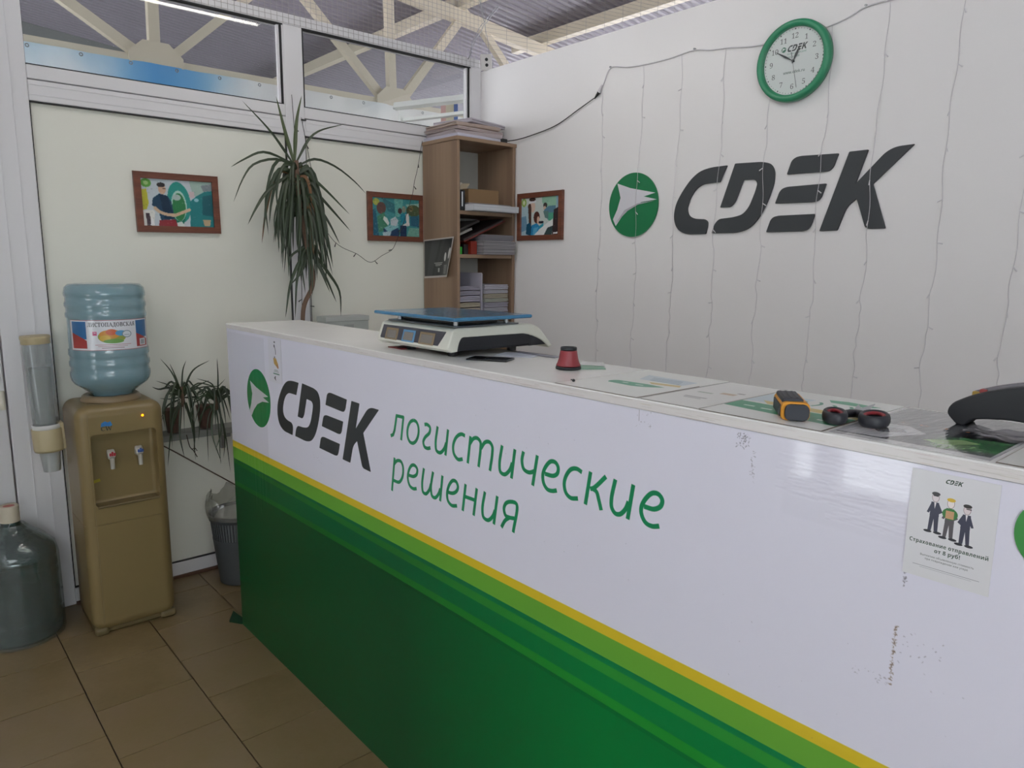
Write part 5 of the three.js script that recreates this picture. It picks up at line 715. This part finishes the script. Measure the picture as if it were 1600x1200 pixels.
{
  const t = thing('spare_water_bottle', 'upright dark green water bottle in clear wrap on the floor', 'water bottle', [-2.29, 0, 0.165]); const R = 0.134;
  const prof = [[0, 0.006], [R - 0.03, 0.004], [R - 0.008, 0.006], [R, 0.02], ...ridge(R, 0.05), ...ridge(R, 0.09), [R - 0.003, 0.12], [R - 0.003, 0.22], ...ridge(R, 0.25), ...ridge(R, 0.29), [R, 0.315], [R - 0.01, 0.34], [0.09, 0.372], [0.055, 0.40], [0.034, 0.425], [0.029, 0.445], [0.028, 0.465]];
  M('shell', lathe(prof, 56), plasticFilm('#2c4845'), t);
  M('water', lathe([[0, 0.01], [R - 0.014, 0.012], [R - 0.009, 0.03], [R - 0.009, 0.31], [R - 0.02, 0.332], [0.086, 0.362], [0, 0.362]], 48), P('#7fb5ac', 0.03, { transmission: 1, thickness: 0.2, ior: 1.33, attenuationColor: new THREE.Color('#255a55'), attenuationDistance: 0.09 }), t);
  M('cap', lathe([[0.0295, 0.44], [0.031, 0.44], [0.031, 0.495], [0.028, 0.5], [0.02, 0.499], [0.019, 0.496], [0, 0.496]], 32), P('#c4bba8', 0.45), t);
  M('cap_mark', lathe([[0, 0.4972], [0.018, 0.4972], [0.018, 0.4965]], 24), S('#b0605a', 0.5), t);
  const wrap = lathe([[R + 0.004, 0.002], [R + 0.005, 0.15], [R + 0.004, 0.3], [R - 0.004, 0.345], [0.1, 0.378], [0.06, 0.41], [0.042, 0.43]], 72), p = wrap.attributes.position; for (let i = 0; i < p.count; i++) { const a = Math.atan2(p.getZ(i), p.getX(i)), k = 1 + 0.012 * Math.sin(a * 17 + p.getY(i) * 40) + 0.008 * Math.sin(a * 31 - p.getY(i) * 70); p.setX(i, p.getX(i) * k); p.setZ(i, p.getZ(i) * k); } wrap.computeVertexNormals();
  M('clear_wrap', wrap, P('#e6efee', 0.1, { transmission: 0.93, thickness: 0, bumpMap: noiseTex(256, [6, 18, 40]), bumpScale: 0.006, side: THREE.DoubleSide }), t);
}
// ---------------------------------------------------------------- waste bin
{
  const t = thing('waste_bin', 'dark grey plastic waste bin with a clear bag by the counter end', 'waste bin', [-1.487, 0, 0.2]); const g = S('#494d4f', 0.55), gd = S('#3d4143', 0.6);
  const r = (y) => 0.086 + 0.032 * y / 0.315;
  M('bucket', lathe([[0, 0.004], [0.08, 0.002], [0.086, 0.006], [r(0.16), 0.16], [r(0.205), 0.205], [r(0.205) - 0.003, 0.205], [r(0.16) - 0.003, 0.16], [0.083, 0.008], [0, 0.008]], 48), g, t);
  M('slot', merge([...Array(56)].map((_, i) => { const a = i / 56 * Math.PI * 2, b = rbox(-0.0022, 0.2, -0.0015, 0.0022, 0.292, 0.0015, 0.0006, 1); b.rotateX(0.1); b.translate(0, 0, r(0.2) - 0.023); b.translate(0, 0, 0); b.rotateY(a); return b; })), g, t);
  M('liner', lathe([[r(0.2) - 0.012, 0.1], [r(0.25) - 0.011, 0.2], [r(0.3) - 0.009, 0.305]], 40), P('#6f7376', 0.3, { side: THREE.DoubleSide }), t);
  M('rim', lathe([[r(0.288) - 0.004, 0.286], [r(0.288) + 0.002, 0.286], [r(0.31) + 0.005, 0.31], [r(0.31) + 0.003, 0.315], [r(0.31) - 0.003, 0.314], [r(0.288) - 0.004, 0.286]], 48), gd, t);
  M('inside_rubbish', (() => { const s = new THREE.SphereGeometry(0.096, 24, 12, 0, 6.3, 0, Math.PI / 2); s.scale(1, 0.42, 1); s.translate(0, 0.29, 0); return s; })(), S('#8d8c85', 0.7), t);
  const bag = new THREE.CylinderGeometry(r(0.32) + 0.014, r(0.31) + 0.006, 0.09, 72, 6, true), p = bag.attributes.position; for (let i = 0; i < p.count; i++) { const a = Math.atan2(p.getZ(i), p.getX(i)), v = p.getY(i) / 0.09 + 0.5, k = 1 + 0.07 * v * Math.sin(a * 9 + 2) + 0.04 * v * Math.sin(a * 23) - 0.12 * v * v; p.setX(i, p.getX(i) * k); p.setZ(i, p.getZ(i) * k); p.setY(i, p.getY(i) + 0.02 * v * Math.sin(a * 7)); } bag.computeVertexNormals(); bag.translate(0, 0.345, 0);
  M('bag', bag, P('#d9dad4', 0.18, { transmission: 0.8, thickness: 0, side: THREE.DoubleSide }), t);
}
// ---------------------------------------------------------------- plants
const leafMats = [S('#2c3a24', 0.42, { side: THREE.DoubleSide }), S('#33422a', 0.42, { side: THREE.DoubleSide }), S('#27331f', 0.45, { side: THREE.DoubleSide }), S('#3d4a22', 0.4, { side: THREE.DoubleSide })], dryLeaf = S('#6b4a28', 0.6, { side: THREE.DoubleSide });
function leafGeo(pts, width, n = 12) { // V-folded ribbon along a curve
  const cv = new THREE.CatmullRomCurve3(pts.map((p) => (p.isVector3 ? p : V(...p))), false, 'centripetal'), pos = [], idx = [];
  const view = V(-0.35, 0.25, 1).normalize();
  for (let i = 0; i <= n; i++) { const u = i / n, c = cv.getPoint(u), tg = cv.getTangent(u); let s = new THREE.Vector3().crossVectors(tg, view); if (s.lengthSq() < 1e-6) s.set(1, 0, 0); s.normalize(); const f = new THREE.Vector3().crossVectors(s, tg).normalize(); const w = width * Math.min(1, 0.45 + u * 2.2) * Math.pow(Math.max(0, 1 - u), 0.62); pos.push(c.clone().addScaledVector(s, -w / 2).toArray(), c.clone().addScaledVector(f, -w * 0.22).toArray(), c.clone().addScaledVector(s, w / 2).toArray()); if (i) { const a = (i - 1) * 3, b = i * 3; idx.push(a, b, a + 1, a + 1, b, b + 1, a + 1, b + 1, a + 2, a + 2, b + 1, b + 2); } }
  const g = new THREE.BufferGeometry(); g.setAttribute('position', new THREE.Float32BufferAttribute(pos.flat(), 3)); g.setIndex(idx); g.setAttribute('uv', new THREE.Float32BufferAttribute(new Float32Array(pos.length * 2), 2)); g.computeVertexNormals(); return g;
}
{
  const t = thing('tall_dracaena', 'tall dracaena with drooping dark leaves behind the counter end', 'plant', [0, 0, 0]); const Z = 0.22;
  const leaf = (pts, w, m) => M('leaf', leafGeo(pts, w), m ?? leafMats[Math.floor(rnd() * 3)], t);
  const ex = [[[-1.178, 1.79], [-1.216, 1.927], [-1.246, 2.05]], [[-1.176, 1.79], [-1.164, 1.959], [-1.142, 2.065]], [[-1.185, 1.79], [-1.272, 1.899], [-1.394, 2.01]], [[-1.17, 1.79], [-1.084, 1.917], [-0.929, 1.981]], [[-1.19, 1.79], [-1.314, 1.819], [-1.401, 1.78], [-1.459, 1.744]], [[-1.19, 1.78], [-1.261, 1.796], [-1.365, 1.763], [-1.415, 1.703], [-1.464, 1.604]], [[-1.16, 1.78], [-1.088, 1.813], [-0.998, 1.792], [-0.905, 1.733], [-0.851, 1.681]], [[-1.15, 1.77], [-1.062, 1.699], [-0.942, 1.585]], [[-1.19, 1.75], [-1.308, 1.66], [-1.363, 1.59], [-1.406, 1.521]], [[-1.15, 1.74], [-1.034, 1.624], [-0.928, 1.512]], [[-1.15, 1.70], [-1.052, 1.568], [-1.0, 1.453]], [[-1.139, 1.422], [-1.19, 1.317], [-1.219, 1.13]], [[-1.145, 1.422], [-1.212, 1.29], [-1.245, 1.133]], [[-1.133, 1.422], [-1.172, 1.331], [-1.23, 1.276]], [[-1.121, 1.423], [-1.061, 1.317], [-1.015, 1.196]], [[-1.114, 1.428], [-1.038, 1.331], [-0.984, 1.245], [-0.979, 1.128]], [[-1.132, 1.442], [-1.163, 1.4], [-1.158, 1.234]], [[-1.125, 1.43], [-1.09, 1.36], [-1.045, 1.24]]];
  const zs = [0, 0.02, 0.01, 0.0, 0.03, 0.05, 0.03, 0.04, 0.04, 0.02, 0.05, 0.04, 0.0, 0.03, 0.03, 0.0, 0.02, 0.03];
  ex.forEach((l, i) => leaf(l.map(([x, y], k) => V(x, y, Z + zs[i] * k / (l.length - 1))), i < 2 ? 0.02 : i < 7 ? 0.014 : 0.018, i < 2 ? leafMats[3] : undefined));
  for (let i = 0; i < 105; i++) { // skirt of hanging leaves
    const a = rr(0, Math.PI * 2), y0 = rr(1.56, 1.79), out = rr(0.06, 0.17) * (y0 > 1.7 ? 1 : 0.8), drop = rr(0.16, 0.30), cx = -1.165 + (1.79 - y0) * 0.09, ca = Math.cos(a), sa = Math.sin(a) * 0.72;
    leaf([V(cx + ca * 0.008, y0, Z + sa * 0.008), V(cx + ca * out * 0.55, y0 + rr(-0.01, 0.03), Z + sa * out * 0.55), V(cx + ca * out * 0.95, y0 - drop * 0.5, Z + sa * out * 0.95), V(cx + ca * out * rr(0.9, 1.25), y0 - drop, Z + sa * out)], rr(0.014, 0.022), i % 17 === 5 ? dryLeaf : undefined);
  }
  for (let i = 0; i < 12; i++) { const a = rr(0, Math.PI * 2), ca = Math.cos(a), sa = Math.sin(a) * 0.6, o = rr(0.03, 0.09), y0 = rr(1.4, 1.5), d = rr(0.12, 0.24); leaf([V(-1.13, y0, Z), V(-1.13 + ca * o, y0 - d * 0.35, Z + sa * o), V(-1.13 + ca * o * 1.2, y0 - d, Z + sa * o)], rr(0.012, 0.018)); }
  M('trunk', tube([[-1.168, 1.80], [-1.164, 1.67], [-1.146, 1.537], [-1.13, 1.422], [-1.11, 1.317], [-1.115, 1.267], [-1.154, 1.192], [-1.165, 1.127], [-1.16, 0.9]].map(([x, y]) => V(x, y, Z)), 0.0095, 60, 10), S('#6e5748', 0.8), t);
  M('pot', lathe([[0, 0.751], [0.06, 0.751], [0.085, 0.9], [0.088, 0.905], [0.08, 0.905], [0.06, 0.76], [0, 0.76]], 32).translate(-1.16, 0, Z), S('#6b4a38', 0.7), t); M('soil', new THREE.CylinderGeometry(0.078, 0.07, 0.03, 24).translate(-1.16, 0.88, Z), S('#2e241c', 0.95), t);
}
{
  const low = [[[-1.684, 0.839], [-1.71, 0.932], [-1.742, 0.988]], [[-1.688, 0.853], [-1.705, 0.918], [-1.724, 0.973]], [[-1.684, 0.884], [-1.668, 0.937], [-1.646, 0.973]], [[-1.674, 0.87], [-1.629, 0.933], [-1.552, 0.967]], [[-1.673, 0.842], [-1.629, 0.86], [-1.571, 0.863], [-1.509, 0.833]], [[-1.695, 0.84], [-1.722, 0.879], [-1.774, 0.905]], [[-1.7, 0.832], [-1.725, 0.826], [-1.76, 0.83]], [[-1.695, 0.84], [-1.728, 0.853], [-1.757, 0.852]], [[-1.701, 0.814], [-1.735, 0.8], [-1.757, 0.749]], [[-1.701, 0.805], [-1.734, 0.754], [-1.751, 0.643]], [[-1.7, 0.786], [-1.729, 0.699], [-1.749, 0.546]], [[-1.699, 0.768], [-1.711, 0.683], [-1.708, 0.599]], [[-1.668, 0.791], [-1.647, 0.696], [-1.638, 0.554]], [[-1.656, 0.781], [-1.644, 0.673], [-1.647, 0.589]], [[-1.674, 0.824], [-1.618, 0.818], [-1.586, 0.767]], [[-1.669, 0.837], [-1.619, 0.882], [-1.544, 0.861], [-1.506, 0.89]], [[-1.673, 0.847], [-1.624, 0.878], [-1.587, 0.897]]];
  const right = [[[-1.564, 0.788], [-1.536, 0.85], [-1.507, 0.873]], [[-1.566, 0.793], [-1.592, 0.735], [-1.607, 0.553]], [[-1.558, 0.778], [-1.524, 0.811], [-1.45, 0.82]], [[-1.563, 0.778], [-1.552, 0.72], [-1.554, 0.529]], [[-1.549, 0.786], [-1.527, 0.679], [-1.514, 0.488]], [[-1.572, 0.78], [-1.6, 0.755], [-1.616, 0.631]], [[-1.567, 0.788], [-1.586, 0.687], [-1.562, 0.545]], [[-1.54, 0.8], [-1.545, 0.9], [-1.551, 0.986]], [[-1.53, 0.8], [-1.545, 0.682], [-1.582, 0.601]], [[-1.542, 0.79], [-1.519, 0.649], [-1.523, 0.543]], [[-1.55, 0.81], [-1.56, 0.87], [-1.62, 0.9]]];
  const build = (label, list, cx, cy, Z, extra) => {
    const t = thing('low_dracaena', label, 'plant', [0, 0, 0]);
    for (const l of list) { const dz = rr(-0.06, 0.07); M('leaf', leafGeo(l.map(([x, y], k) => V(k ? x : cx + (x - cx) * 0.5, k ? y : cy + (y - cy) * 0.5, Z + dz * k / (l.length - 1))), rr(0.0075, 0.0115)), leafMats[Math.floor(rnd() * 3)], t); }
    for (let i = 0; i < extra; i++) { const a = rr(0, Math.PI * 2), ca = Math.cos(a), sa = Math.sin(a) * 0.7, o = rr(0.05, 0.115), d = rr(-0.06, 0.2), up = rr(0.02, 0.07), k2 = rr(0.75, 1); M('leaf', leafGeo([V(cx, cy + rr(-0.02, 0.02), Z), V(cx + ca * o * 0.5, cy + up, Z + sa * o * 0.5), V(cx + ca * o * 0.88, cy + up * 0.4 - d * 0.4, Z + sa * o * 0.85), V(cx + ca * o * (d > 0.1 ? k2 : 1.15), cy - d, Z + sa * o * 0.95)], rr(0.007, 0.0125)), leafMats[Math.floor(rnd() * 3)], t); }
    M('stem', tube([V(cx, cy + 0.04, Z), V(cx, cy - 0.03, Z), V(cx - 0.003, 0.765, 0.1), V(cx, 0.70, 0.058)], 0.007, 16, 8), S('#5d4b3c', 0.8), t);
    M('pot', lathe([[0, 0.663], [0.026, 0.663], [0.036, 0.755], [0.038, 0.762], [0.033, 0.762], [0.024, 0.67], [0, 0.67]], 28).translate(cx, 0, 0.058), S('#5e463c', 0.7), t);
    return t;
  };
  const a = build('low bushy dracaena beside the water cooler', low, -1.684, 0.835, 0.2, 26); build('low dracaena partly hidden by the counter end', right, -1.552, 0.795, 0.2, 30);
  M('dry_root', tube([V(-1.689, 0.684, 0.24), V(-1.678, 0.631, 0.24), V(-1.665, 0.615, 0.235), V(-1.65, 0.584, 0.23)], 0.002, 16, 5), S('#3f3328', 0.9), a); M('dry_root', tube([V(-1.672, 0.62, 0.237), V(-1.66, 0.625, 0.24), V(-1.652, 0.612, 0.24)], 0.0016, 12, 5), S('#3f3328', 0.9), a);
  const s = thing('wall_ledge', 'grey wall ledge carrying the low plants', 'shelf', [0, 0, 0]); M('board', rbox(-1.79, 0.632, 0.0015, -1.40, 0.66, 0.1, 0.004), S('#7f817c', 0.6), s); M('bracket', merge(rbox(-1.48, 0.55, 0.0015, -1.46, 0.6315, 0.02, 0.002), rbox(-1.48, 0.615, 0.0015, -1.46, 0.6315, 0.09, 0.002)), mat.steel, s);
  const c = tag(M('wall_cable', tube([V(-1.80, 0.655, 0.006), V(-1.693, 0.579, 0.005), V(-1.56, 0.475, 0.005), V(-1.426, 0.37, 0.005), V(-1.2, 0.19, 0.005), V(-1.0, 0.045, 0.008)], 0.0032, 60, 6), S('#5d4f42', 0.7)), 'thin brown cable running diagonally down the partition below the plants', 'cable');
}
renderer.render(scene, camera);
